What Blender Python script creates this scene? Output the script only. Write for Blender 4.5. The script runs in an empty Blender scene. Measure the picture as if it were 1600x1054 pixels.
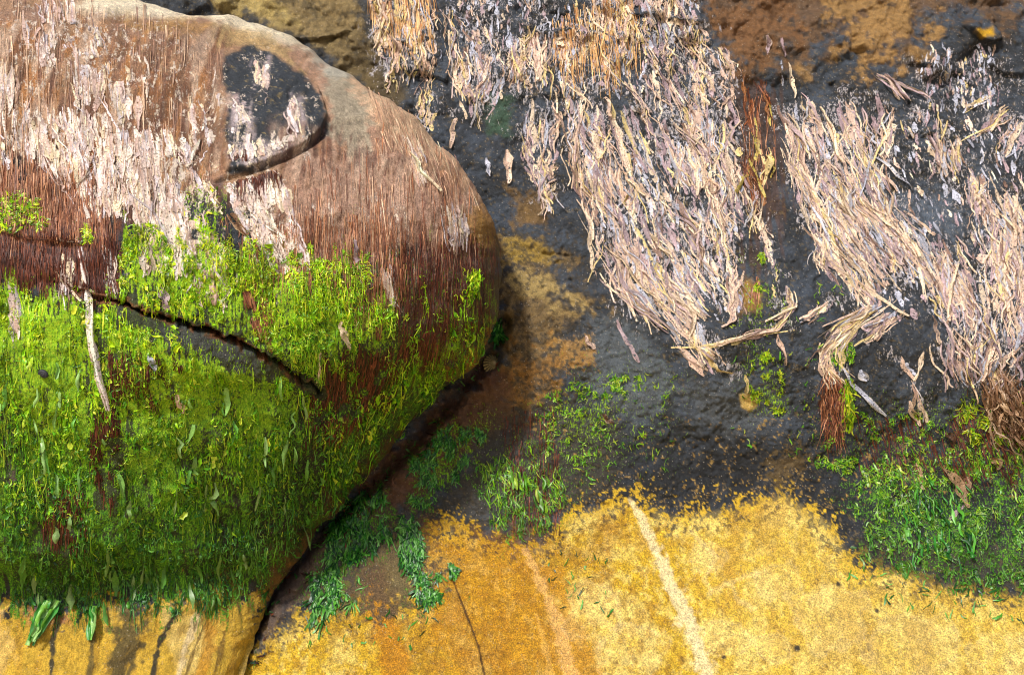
import bpy, math, random
import numpy as np
rng = np.random.default_rng(11)
random.seed(5)
R = math.radians
S = bpy.context.scene
COL = S.collection

# ------------------------------------------------------------------ camera, sky, sun
CAM = np.array([0.0, -3.2, 1.2])
K = 3.2 / 0.0015                      # reference pixels (1600 wide) per unit of x / distance
cd = bpy.data.cameras.new("camera"); cam = bpy.data.objects.new("camera", cd); COL.objects.link(cam)
cam.location = CAM; cam.rotation_euler = (R(90), 0, 0)
cd.sensor_width = 36; cd.lens = 48; cd.clip_start = 0.05; cd.clip_end = 2000
S.camera = cam
SUN_EL, SUN_AZ = 44, -27              # azimuth measured from straight behind the camera, minus = from the left
w = bpy.data.worlds.new("World"); S.world = w; w.use_nodes = True
nt = w.node_tree; bg = nt.nodes["Background"]
sky = nt.nodes.new("ShaderNodeTexSky"); sky.sky_type = 'NISHITA'; sky.sun_disc = False
sky.sun_elevation = R(SUN_EL); sky.sun_rotation = R(180 - SUN_AZ)
sky.dust_density = 4; sky.air_density = 1.0; sky.ozone_density = 0.6
nt.links.new(sky.outputs[0], bg.inputs[0]); bg.inputs[1].default_value = 0.085
sd = bpy.data.lights.new("sun", 'SUN'); sun = bpy.data.objects.new("sun", sd); COL.objects.link(sun)
sd.energy = 3.0; sd.angle = R(5); sd.color = (1.0, 0.97, 0.92)
sun.rotation_euler = (R(90 - SUN_EL), 0, R(SUN_AZ))
S.view_settings.view_transform = 'Standard'; S.view_settings.look = 'None'
S.cycles.filter_width = 1.1
S.view_settings.gamma = 1; S.view_settings.exposure = 0.55

# ------------------------------------------------------------------ maths helpers
def lin(r, g, b):
    f = lambda c: ((c / 255 + .055) / 1.055) ** 2.4 if c > 10 else c / 255 / 12.92
    return np.array([f(r), f(g), f(b)])

def sstep(a, b, x):
    t = np.clip((x - a) / (b - a), 0, 1); return t * t * (3 - 2 * t)

def _h(ix, iy, seed):
    h = (ix.astype(np.int64) * 374761393 + iy.astype(np.int64) * 668265263 + seed * 1442695041) & 0xFFFFFFFF
    h = ((h ^ (h >> 13)) * 1274126177) & 0xFFFFFFFF
    h = ((h ^ (h >> 16)) * 2246822519) & 0xFFFFFFFF
    return ((h ^ (h >> 15)) & 0xFFFFFF).astype(np.float32) / float(0xFFFFFF)

def vn(x, y, seed=0):                 # value noise -1..1
    x = np.asarray(x, np.float64); y = np.asarray(y, np.float64)
    ix = np.floor(x); iy = np.floor(y); fx = x - ix; fy = y - iy
    fx = fx ** 3 * (fx * (fx * 6 - 15) + 10); fy = fy ** 3 * (fy * (fy * 6 - 15) + 10)
    a = _h(ix, iy, seed); b = _h(ix + 1, iy, seed); c = _h(ix, iy + 1, seed); d = _h(ix + 1, iy + 1, seed)
    return ((a * (1 - fx) + b * fx) * (1 - fy) + (c * (1 - fx) + d * fx) * fy) * 2 - 1

def fbm(x, y, seed=0, o=4, g=0.5):
    s = 0; a = 1; t = 0
    for k in range(o):
        cs, sn = math.cos(.6 * k + .3), math.sin(.6 * k + .3)
        s = s + a * vn((x * cs - y * sn) * 2 ** k + 17.3 * k, (x * sn + y * cs) * 2 ** k - 9.1 * k, seed + 31 * k); t += a; a *= g
    return s / t * 1.5

def sdpoly(u, v, P):                  # signed distance to a polygon, negative inside
    P = np.array(P, float); d = np.full(u.shape, 1e18); ins = np.zeros(u.shape, bool)
    for i in range(len(P)):
        a, b = P[i - 1], P[i]; e = b - a
        wx, wy = u - a[0], v - a[1]
        t = np.clip((wx * e[0] + wy * e[1]) / (e @ e + 1e-9), 0, 1)
        d = np.minimum(d, (wx - e[0] * t) ** 2 + (wy - e[1] * t) ** 2)
        c = (a[1] > v) != (b[1] > v)
        with np.errstate(divide='ignore', invalid='ignore'):
            ins ^= c & (u < (b[0] - a[0]) * (v - a[1]) / (b[1] - a[1] + 1e-12) + a[0])
    d = np.sqrt(d); return np.where(ins, -d, d)

def sdline(u, v, P):                  # distance to a polyline, position along it 0..1 and side
    P = np.array(P, float); best = np.full(u.shape, 1e18); tt = np.zeros(u.shape); side = np.zeros(u.shape)
    L = np.r_[0, np.cumsum(np.hypot(*np.diff(P, axis=0).T))]
    for i in range(len(P) - 1):
        a, b = P[i], P[i + 1]; e = b - a
        wx, wy = u - a[0], v - a[1]
        t = np.clip((wx * e[0] + wy * e[1]) / (e @ e + 1e-9), 0, 1)
        dd = (wx - e[0] * t) ** 2 + (wy - e[1] * t) ** 2
        m = dd < best
        best = np.where(m, dd, best); tt = np.where(m, (L[i] + t * (L[i + 1] - L[i])) / L[-1], tt)
        side = np.where(m, np.sign(e[0] * wy - e[1] * wx), side)
    return np.sqrt(best), tt, side

def project(P):
    d = P[..., 1] - CAM[1]
    return 800 + K * P[..., 0] / d, 527 - K * (P[..., 2] - CAM[2]) / d

def link(name, me, mat, parent=None):
    o = bpy.data.objects.new(name, me); COL.objects.link(o)
    if mat: me.materials.append(mat)
    if parent: o.parent = parent
    return o

def tag(o, label=None, cat=None, group=None, kind=None):
    if label: o['label'] = label
    if cat: o['category'] = cat
    if group: o['group'] = group
    if kind: o['kind'] = kind
    return o

def mesh_np(name, V, F, C=None, smooth=True, mix=None):
    V = np.ascontiguousarray(V, np.float32); F = np.ascontiguousarray(F, np.int32); k = F.shape[1]
    me = bpy.data.meshes.new(name)
    me.vertices.add(len(V)); me.vertices.foreach_set("co", V.ravel())
    me.loops.add(F.size); me.loops.foreach_set("vertex_index", F.ravel())
    me.polygons.add(len(F)); me.polygons.foreach_set("loop_start", np.arange(0, F.size, k, dtype=np.int32))
    me.polygons.foreach_set("use_smooth", np.full(len(F), smooth))
    me.update(calc_edges=True)
    if C is not None:
        at = me.color_attributes.new("Col", 'FLOAT_COLOR', 'POINT')
        c4 = np.ones((len(V), 4), np.float32); c4[:, :C.shape[1]] = C
        at.data.foreach_set("color", c4.ravel())
    if mix is not None:
        at = me.color_attributes.new("Mix", 'FLOAT_COLOR', 'POINT')
        at.data.foreach_set("color", np.ascontiguousarray(mix, np.float32).ravel())
    return me

def grid_faces(nr, nc):
    i = np.arange(nr * nc).reshape(nr, nc)
    return np.stack([i[:-1, :-1], i[:-1, 1:], i[1:, 1:], i[1:, :-1]], -1).reshape(-1, 4)

# ------------------------------------------------------------------ materials
def nodes(name):
    m = bpy.data.materials.new(name); m.use_nodes = True
    return m, m.node_tree, m.node_tree.nodes["Principled BSDF"]

def N(t, kind, **kw):
    n = t.nodes.new(kind)
    for k, v in kw.items():
        if k in n.inputs: n.inputs[k].default_value = v
        else: setattr(n, k, v)
    return n

def rock_material(name, fibre=False):
    m, t, b = nodes(name)
    tc = N(t, "ShaderNodeTexCoord"); at = N(t, "ShaderNodeVertexColor", layer_name="Col")
    n1 = N(t, "ShaderNodeTexNoise", Scale=420.0, Detail=3.0, Roughness=0.7)
    n2 = N(t, "ShaderNodeTexNoise", Scale=70.0, Detail=6.0, Roughness=0.65)
    n3 = N(t, "ShaderNodeTexVoronoi", Scale=170.0)
    for n in (n1, n2, n3): t.links.new(tc.outputs["Object"], n.inputs["Vector"])
    # grain: multiply the pigment by a fine speckle
    r1 = N(t, "ShaderNodeMapRange"); r1.inputs[1].default_value = .28; r1.inputs[2].default_value = .72
    r1.inputs[3].default_value = .45; r1.inputs[4].default_value = 1.5
    t.links.new(n1.outputs["Fac"], r1.inputs[0])
    r2 = N(t, "ShaderNodeMapRange"); r2.inputs[1].default_value = .3; r2.inputs[2].default_value = .7
    r2.inputs[3].default_value = .68; r2.inputs[4].default_value = 1.3
    t.links.new(n2.outputs["Fac"], r2.inputs[0])
    mu = N(t, "ShaderNodeMath", operation='MULTIPLY'); t.links.new(r1.outputs[0], mu.inputs[0]); t.links.new(r2.outputs[0], mu.inputs[1])
    mx = N(t, "ShaderNodeVectorMath", operation='SCALE'); t.links.new(at.outputs["Color"], mx.inputs[0]); t.links.new(mu.outputs[0], mx.inputs["Scale"])
    sc = N(t, "ShaderNodeMath", operation='MULTIPLY'); t.links.new(mu.outputs[0], sc.inputs[0])
    if fibre:                         # combed fine weed: streaks running down
        mp = N(t, "ShaderNodeMapping"); mp.inputs["Scale"].default_value = (1, 1, .05); t.links.new(tc.outputs["Object"], mp.inputs[0])
        nf = N(t, "ShaderNodeTexNoise", Scale=380.0, Detail=3.0, Roughness=0.6)
        w1 = N(t, "ShaderNodeTexNoise", Scale=9.0, Detail=2.0); t.links.new(tc.outputs["Object"], w1.inputs["Vector"])
        wv = N(t, "ShaderNodeVectorMath", operation='MULTIPLY_ADD'); wv.inputs[1].default_value = (.03, .03, 0)
        t.links.new(w1.outputs["Color"], wv.inputs[0]); t.links.new(mp.outputs[0], wv.inputs[2]); t.links.new(wv.outputs[0], nf.inputs["Vector"])
        lo_, hi_ = .74, 1.27
    else:                             # sand grains
        nf = N(t, "ShaderNodeTexNoise", Scale=300.0, Detail=2.0, Roughness=0.8); t.links.new(tc.outputs["Object"], nf.inputs["Vector"]); lo_, hi_ = .5, 1.45
    rf = N(t, "ShaderNodeMapRange"); rf.inputs[1].default_value = .32; rf.inputs[2].default_value = .68
    rf.inputs[3].default_value = lo_; rf.inputs[4].default_value = hi_; t.links.new(nf.outputs["Fac"], rf.inputs[0])
    mf = N(t, "ShaderNodeMix", data_type='FLOAT'); mf.inputs[2].default_value = 1.0
    t.links.new(at.outputs["Alpha"], mf.inputs[0]); t.links.new(rf.outputs[0], mf.inputs[3]); t.links.new(mf.outputs[0], sc.inputs[1])
    t.links.new(sc.outputs[0], mx.inputs["Scale"])
    # sparse pale quartz grains
    rg = N(t, "ShaderNodeMapRange"); rg.inputs[1].default_value = .24; rg.inputs[2].default_value = .12
    rg.inputs[3].default_value = 0; rg.inputs[4].default_value = 1
    t.links.new(n3.outputs["Distance"], rg.inputs[0])
    pk = N(t, "ShaderNodeMath", operation='GREATER_THAN'); pk.inputs[1].default_value = .78
    sx = N(t, "ShaderNodeSeparateColor"); t.links.new(n3.outputs["Color"], sx.inputs[0]); t.links.new(sx.outputs[0], pk.inputs[0])
    pm = N(t, "ShaderNodeMath", operation='MULTIPLY'); t.links.new(rg.outputs[0], pm.inputs[0]); t.links.new(pk.outputs[0], pm.inputs[1])
    pm2 = N(t, "ShaderNodeMath", operation='MULTIPLY'); pm2.inputs[1].default_value = .6; t.links.new(pm.outputs[0], pm2.inputs[0])
    mc = N(t, "ShaderNodeMix", data_type='RGBA'); t.links.new(pm2.outputs[0], mc.inputs[0])
    t.links.new(mx.outputs[0], mc.inputs[6]); mc.inputs[7].default_value = (.55, .5, .42, 1)
    # thin living films on the stone: green algae (Mix.r), bleached weed film (Mix.g); Mix.b = deeper green
    ma = N(t, "ShaderNodeVertexColor", layer_name="Mix"); sm = N(t, "ShaderNodeSeparateColor"); t.links.new(ma.outputs["Color"], sm.inputs[0])
    def noise(sx_, sz_, scale, det, off, rough=.65):
        m_ = N(t, "ShaderNodeMapping"); m_.inputs["Scale"].default_value = (sx_, sx_, sz_); m_.inputs["Location"].default_value = (off, off, off)
        t.links.new(tc.outputs["Object"], m_.inputs[0])
        n_ = N(t, "ShaderNodeTexNoise", Scale=scale, Detail=det, Roughness=rough); t.links.new(m_.outputs[0], n_.inputs["Vector"]); return n_.outputs["Fac"]
    def op(kind, a, b_=None, c=None, clamp=False):
        n_ = N(t, "ShaderNodeMath", operation=kind); n_.use_clamp = clamp
        for q, x_ in enumerate((a, b_, c)):
            if x_ is None: continue
            if isinstance(x_, (int, float)): n_.inputs[q].default_value = x_
            else: t.links.new(x_, n_.inputs[q])
        return n_.outputs[0]
    def amount(att, nz, k1, k2):
        q = op('ADD', op('MULTIPLY', op('SUBTRACT', nz, .5), k1), op('MULTIPLY', op('SUBTRACT', att, .5), k2))
        q = op('ADD', q, .5, clamp=True); return op('MULTIPLY', q, op('GREATER_THAN', att, .03))
    zst = .10 if fibre else .3
    ga = noise(1, zst, 260, 3, 3.1); gb = noise(1, .7, 330, 4, 7.7, .7)
    gn = op('ADD', op('MULTIPLY', ga, .55), op('MULTIPLY', gb, .45))
    mG = amount(sm.outputs[0], gn, 13, 4)
    fa = noise(1, .11 if fibre else .3, 75 if fibre else 130, 3, 11.3); fb = noise(1, .5, 300, 3, 5.9, .7)
    fn = op('ADD', op('MULTIPLY', fa, .65), op('MULTIPLY', fb, .35))
    mF = amount(sm.outputs[1], fn, 17, 4)
    gc = noise(1, zst * 1.6, 300, 4, 23.3, .72); gd = noise(1, .8, 420, 3, 1.7, .7)
    gt = op('ADD', op('MULTIPLY', gc, .6), op('MULTIPLY', gd, .4))
    def ramp(fac, stops):
        n_ = N(t, "ShaderNodeValToRGB"); t.links.new(fac, n_.inputs[0]); e = n_.color_ramp.elements
        while len(e) < len(stops): e.new(.5)
        for q, (ps, c_) in enumerate(stops): e[q].position = ps; e[q].color = (*lin(*c_), 1)
        return n_.outputs[0]
    def mixc(f_, a_, c_):
        n_ = N(t, "ShaderNodeMix", data_type='RGBA'); t.links.new(f_, n_.inputs[0]); t.links.new(a_, n_.inputs[6]); t.links.new(c_, n_.inputs[7]); return n_.outputs[2]
    lime = ramp(gt, [(.34, (36, 52, 8)), (.41, (106, 166, 8)), (.49, (164, 218, 12)), (.60, (208, 232, 40)), (.72, (232, 238, 150))])
    deep = ramp(gt, [(.36, (12, 36, 8)), (.44, (54, 120, 14)), (.53, (108, 178, 22)), (.62, (164, 216, 60)), (.74, (190, 222, 150))])
    pale = ramp(fb, [(.3, (150, 128, 128)), (.42, (206, 186, 180)), (.55, (238, 222, 206)), (.7, (246, 228, 190))] if fibre else [(.3, (118, 118, 134)), (.45, (160, 158, 172)), (.58, (204, 196, 196)), (.72, (232, 214, 186))])
    c1 = mixc(op('MULTIPLY', mF, .92), mc.outputs[2], pale)
    c2 = mixc(op('MULTIPLY', mG, .95), c1, mixc(sm.outputs[2], lime, deep))
    t.links.new(c2, b.inputs["Base Color"])
    # bumps
    nb = N(t, "ShaderNodeTexNoise", Scale=120.0, Detail=9.0, Roughness=0.75); t.links.new(tc.outputs["Object"], nb.inputs["Vector"])
    bu = N(t, "ShaderNodeBump", Strength=0.85, Distance=0.014); t.links.new(nb.outputs["Fac"], bu.inputs["Height"])
    bu2 = N(t, "ShaderNodeBump", Strength=0.6, Distance=0.003); t.links.new(n1.outputs["Fac"], bu2.inputs["Height"])
    t.links.new(bu.outputs[0], bu2.inputs["Normal"])
    hh = op('ADD', op('MULTIPLY', mF, .5), op('MULTIPLY', op('MULTIPLY', mG, gt), 2.2))
    bu3 = N(t, "ShaderNodeBump", Strength=0.7, Distance=0.0035); t.links.new(hh, bu3.inputs["Height"])
    t.links.new(bu2.outputs[0], bu3.inputs["Normal"]); t.links.new(bu3.outputs[0], b.inputs["Normal"])
    rr = N(t, "ShaderNodeMapRange"); rr.inputs[3].default_value = .38; rr.inputs[4].default_value = .78
    t.links.new(n2.outputs["Fac"], rr.inputs[0]); t.links.new(rr.outputs[0], b.inputs["Roughness"])
    b.inputs["Specular IOR Level"].default_value = .4
    return m

def weed_material(name, rough=.5, spec=.45, trans=.25, bump=.3, scale=260.0, torn=0.0):
    m, t, b = nodes(name)
    tc = N(t, "ShaderNodeTexCoord"); at = N(t, "ShaderNodeVertexColor", layer_name="Col")
    n1 = N(t, "ShaderNodeTexNoise", Scale=scale, Detail=4.0, Roughness=0.6); t.links.new(tc.outputs["Object"], n1.inputs["Vector"])
    r1 = N(t, "ShaderNodeMapRange"); r1.inputs[1].default_value = .3; r1.inputs[2].default_value = .7
    r1.inputs[3].default_value = .7; r1.inputs[4].default_value = 1.25
    t.links.new(n1.outputs["Fac"], r1.inputs[0])
    mx = N(t, "ShaderNodeVectorMath", operation='SCALE'); t.links.new(at.outputs["Color"], mx.inputs[0]); t.links.new(r1.outputs[0], mx.inputs["Scale"])
    t.links.new(mx.outputs[0], b.inputs["Base Color"])
    b.inputs["Roughness"].default_value = rough; b.inputs["Specular IOR Level"].default_value = spec
    bu = N(t, "ShaderNodeBump", Strength=bump, Distance=0.002); t.links.new(n1.outputs["Fac"], bu.inputs["Height"])
    t.links.new(bu.outputs[0], b.inputs["Normal"])
    if trans:
        tr = N(t, "ShaderNodeBsdfTranslucent"); t.links.new(mx.outputs[0], tr.inputs["Color"])
        ms = N(t, "ShaderNodeMixShader"); ms.inputs[0].default_value = trans
        out = t.nodes["Material Output"]
        t.links.new(b.outputs[0], ms.inputs[1]); t.links.new(tr.outputs[0], ms.inputs[2]); t.links.new(ms.outputs[0], out.inputs[0])
    if torn:                          # the film is torn and worn through in places
        out = t.nodes["Material Output"]; src = out.inputs[0].links[0].from_socket
        n2 = N(t, "ShaderNodeTexNoise", Scale=210.0, Detail=3.0, Roughness=0.65); t.links.new(tc.outputs["Object"], n2.inputs["Vector"])
        h = N(t, "ShaderNodeMapRange"); h.inputs[1].default_value = torn - .03; h.inputs[2].default_value = torn + .03; t.links.new(n2.outputs["Fac"], h.inputs[0])
        tp = N(t, "ShaderNodeBsdfTransparent"); mh = N(t, "ShaderNodeMixShader")
        t.links.new(h.outputs[0], mh.inputs[0]); t.links.new(tp.outputs[0], mh.inputs[1]); t.links.new(src, mh.inputs[2]); t.links.new(mh.outputs[0], out.inputs[0])
    return m

M_rock = rock_material("weathered_rock"); M_boulder = rock_material("boulder_rock", True)
M_dry = weed_material("dried_weed", .5, .4, .22, .5, torn=.41)
M_hair = weed_material("brown_weed_hair", .55, .35, .1, .0)
M_green = weed_material("green_weed", .38, .5, .3, .2)
M_shell = weed_material("shell", .5, .4, 0, .6, 300.0)

# guide lines of the weed that hangs on the rock face
W = [
 ("rust brown stringy weed hanging in the gap between the two big pale curtains", [(1158, 120), (1166, 200), (1170, 310)], [(1192, 130), (1203, 210), (1196, 330)], .8, 'rust', dict(len_px=(30, 80), w_px=(.8, 2.6), gap=-.1)),
 ("yellow and cream blades hanging through the rust coloured hair weed", [(1165, 180), (1172, 230), (1178, 300)], [(1205, 160), (1208, 230), (1200, 310)], .55, 'yellow', dict(len_px=(40, 90), w_px=(2, 7))),  # label, left guide, right guide, density, style, options
 ("orange brown dried weed tuft at the top beside the boulder, pale tips below", [(572, -20), (580, 30), (588, 90), (594, 128)], [(668, -20), (680, 40), (688, 85), (682, 125)], 1.5, 'warm', {}),
 ("small fan of dried weed close beside the boulder's bright shoulder", [(640, 132), (645, 160), (655, 195)], [(690, 140), (686, 170), (676, 208)], 1.2, 'warm', dict(len_px=(15, 46))),
 ("pale ragged dried weed curtain right of the orange brown tuft", [(686, 15), (694, 60), (704, 110), (722, 178)], [(772, 50), (786, 85), (788, 125), (772, 172)], 1.7, 'pale', {}),
 ("thin dried weed patch under the top edge, right of the ragged curtain", [(690, -20), (700, 15), (712, 40)], [(800, -20), (800, 10), (806, 40)], .35, 'blue', dict(len_px=(9, 25))),
 ("cream dried weed patch with a yellow green blade in its middle", [(788, 60), (794, 100), (800, 150)], [(862, 40), (858, 90), (848, 145)], 1.5, 'cream', {}),
 ("bleached film of weed in the dark hollow near the top", [(785, -20), (800, 20), (810, 60)], [(862, -20), (860, 15), (850, 45)], .5, 'blue', dict(len_px=(9, 28))),
 ("dull orange dried weed patch between cream patch and orange mane", [(858, 50), (862, 80), (868, 108)], [(916, 35), (920, 75), (912, 105)], 1.4, 'warm', dict(len_px=(15, 43))),
 ("long orange mane of dried weed hanging from the top edge", [(918, -20), (925, 40), (940, 90), (955, 125)], [(992, -20), (998, 30), (990, 80), (972, 120)], 1.3, 'warm', {}),
 ("thick cream dried weed right of the orange mane, at the top", [(990, -20), (998, 30), (1010, 80), (1030, 130)], [(1060, -20), (1070, 30), (1085, 80), (1100, 130)], 1.6, 'cream', {}),
 ("bluish film of weed below the orange mane", [(858, 105), (868, 130), (880, 165)], [(985, 105), (990, 130), (1000, 160)], .7, 'pale', dict(len_px=(12, 36))),
 ("narrow ragged tongue of dried weed ending at the dark ochre speckled rock", [(818, 158), (808, 205), (822, 250), (842, 310)], [(866, 150), (878, 200), (868, 250), (860, 318)], 1.8, 'pale', {}),
 ("upper part of the great slanting weed curtain, straight ragged top", [(886, 160), (890, 220), (893, 290), (915, 330)], [(985, 165), (1005, 215), (1030, 265), (1060, 330)], 1.8, 'pale', dict(len_px=(30, 93))),
 ("great slanting weed curtain sweeping down right to a frayed end", [(905, 290), (932, 380), (968, 460), (1015, 510)], [(1055, 300), (1085, 360), (1110, 420), (1140, 475)], 1.9, 'pale', dict(len_px=(36, 100))),
 ("frayed bottom locks of the slanting curtain, tips hooked to the right", [(985, 440), (1030, 500), (1065, 545), (1095, 580)], [(1070, 430), (1095, 490), (1115, 540), (1145, 583)], 1.1, 'cream', dict(len_px=(27, 79))),
 ("pale weed strip left of the rust coloured weed, running down from the cream top", [(985, 110), (1000, 170), (1020, 220), (1050, 290)], [(1090, 110), (1110, 170), (1120, 230), (1130, 300)], 1.5, 'pale', dict(len_px=(24, 72))),
 ("top right tip of the cream weed, with a frayed upper edge", [(1060, 0), (1066, 50), (1078, 110), (1085, 160)], [(1098, 10), (1120, 60), (1150, 110), (1150, 160)], 1.4, 'cream', dict(len_px=(15, 50))),
 ("mauve weed sheet just left of the rust coloured weed", [(1066, 160), (1080, 230), (1100, 290), (1120, 350)], [(1150, 155), (1160, 220), (1170, 280), (1178, 340)], 1.6, 'pale', dict(len_px=(24, 79))),
 ("bluish streaky weed sheet below the mauve one", [(1055, 330), (1085, 390), (1110, 440), (1140, 500)], [(1135, 320), (1145, 380), (1150, 440), (1160, 490)], 1.3, 'mauve', dict(len_px=(24, 72))),
 ("broad pale weed curtain right of the rust coloured weed, ragged top", [(1212, 165), (1222, 215), (1240, 270), (1262, 330)], [(1338, 150), (1350, 200), (1362, 245), (1385, 300)], 1.9, 'pale', dict(len_px=(30, 86))),
 ("long pink weed curtain sweeping right, below the broad pale one", [(1245, 270), (1268, 340), (1300, 410), (1330, 460)], [(1370, 265), (1410, 330), (1450, 385), (1480, 430)], 1.9, 'pale', dict(len_px=(36, 100))),
 ("yellowish left fringe of the pink weed curtain", [(1232, 265), (1256, 345), (1285, 420), (1320, 465)], [(1262, 265), (1290, 340), (1318, 410), (1350, 462)], 1.2, 'cream', dict(len_px=(30, 72))),
 ("weed locks that turn back to the left and hang in a hooked tail", [(1340, 440), (1350, 480), (1310, 510), (1282, 545), (1282, 570), (1300, 605)], [(1405, 430), (1398, 472), (1340, 515), (1300, 548), (1298, 575), (1320, 600)], 2.0, 'cream', dict(len_px=(36, 93), spread=3)),
 ("twisted mauve weed lock pointing down left beneath the pink curtain", [(1395, 480), (1372, 495), (1345, 525)], [(1420, 470), (1398, 500), (1362, 535)], 1.8, 'mauve', dict(len_px=(18, 50))),
 ("small two tongued weed lock at the left of the hooked tail", [(1290, 455), (1275, 475), (1255, 498)], [(1320, 465), (1290, 495), (1262, 508)], 1.3, 'mauve', dict(len_px=(18, 43))),
 ("pale weed tongue right of the broad curtain, hanging over bare slate", [(1366, 145), (1372, 180), (1372, 215), (1368, 245)], [(1405, 160), (1402, 190), (1396, 220), (1384, 258)], 1.3, 'pale', {}),
 ("thin bluish weed scraps round a small drilled hole", [(1412, 150), (1415, 180), (1422, 205)], [(1462, 135), (1466, 165), (1452, 205)], .8, 'blue', dict(len_px=(9, 28))),
 ("pointed weed tongue alone on the slate, upper right", [(1446, 185), (1452, 220), (1465, 268)], [(1478, 185), (1480, 220), (1473, 268)], 1.8, 'pale', dict(conv=.7)),
 ("narrow forked weed tongue right of the pointed one", [(1484, 225), (1484, 250), (1488, 280)], [(1508, 212), (1504, 245), (1505, 285)], 1.5, 'warm', {}),
 ("fan of weed combed to the lower left, at upper right", [(1545, 165), (1530, 185), (1515, 218)], [(1580, 180), (1562, 195), (1530, 215)], 1.6, 'cream', dict(len_px=(21, 50))),
 ("pale weed combed down left at the right picture edge", [(1592, 165), (1578, 195), (1560, 240)], [(1640, 180), (1622, 210), (1590, 250)], 1.5, 'cream', dict(len_px=(21, 57))),
 ("small crossing weed strands above the combed fan", [(1530, 150), (1515, 162), (1502, 175)], [(1540, 152), (1524, 166), (1510, 178)], 1.8, 'cream', dict(len_px=(15, 36))),
 ("dark pink tuft of weed on the left of the bare slate, right side", [(1512, 265), (1515, 310), (1520, 350)], [(1535, 262), (1542, 310), (1560, 355)], 1.9, 'mauve', dict(len_px=(21, 64))),
 ("thick pink weed sheet running off the right edge", [(1512, 340), (1525, 400), (1535, 470), (1545, 540)], [(1590, 300), (1610, 370), (1630, 450), (1640, 530)], 1.9, 'pale', dict(len_px=(36, 93))),
 ("pink weed sheet between the long curtain and the right edge sheet", [(1405, 345), (1425, 400), (1450, 450), (1478, 500)], [(1500, 385), (1515, 430), (1525, 480), (1535, 525)], 1.7, 'pale', dict(len_px=(30, 86))),
 ("lower weed locks hanging over the undercut at far right", [(1450, 470), (1465, 520), (1472, 565), (1480, 598)], [(1560, 480), (1560, 530), (1555, 570), (1560, 605)], 1.7, 'pale', dict(len_px=(27, 72), lift=(.002, .02))),
 ("matted weed at the right edge over the brown tangle", [(1550, 470), (1545, 520), (1530, 570), (1520, 600)], [(1640, 470), (1640, 530), (1620, 580), (1600, 610)], 1.4, 'mauve', dict(len_px=(27, 72), lift=(.002, .02))),
 ("dark brown tangle of weed hanging in the undercut at far right", [(1515, 585), (1525, 625), (1545, 660), (1570, 700)], [(1600, 570), (1605, 620), (1615, 670), (1640, 720)], 2.6, 'brown', dict(len_px=(30, 79), lift=(.003, .025))),
 ("slim strip of weed with green at its root, right of the slanting curtain", [(1180, 345), (1192, 390), (1202, 430), (1208, 475)], [(1200, 345), (1210, 380), (1218, 420), (1214, 470)], 1.4, 'cream', {}),
 ("v shaped weed lock below the pink curtain, over dark rock", [(1398, 560), (1415, 590), (1425, 625), (1432, 660)], [(1412, 558), (1430, 590), (1442, 620), (1447, 655)], 2.0, 'mauve', dict(len_px=(24, 64), spread=3)),
 ("crossing straw coloured strand laid sideways under the slanting curtain", [(1222, 430), (1238, 478), (1208, 508), (1160, 522), (1118, 532)], [(1228, 430), (1242, 482), (1212, 514), (1165, 528), (1115, 540)], 4.0, 'warm', dict(len_px=(42, 100), spread=2)),
]

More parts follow.
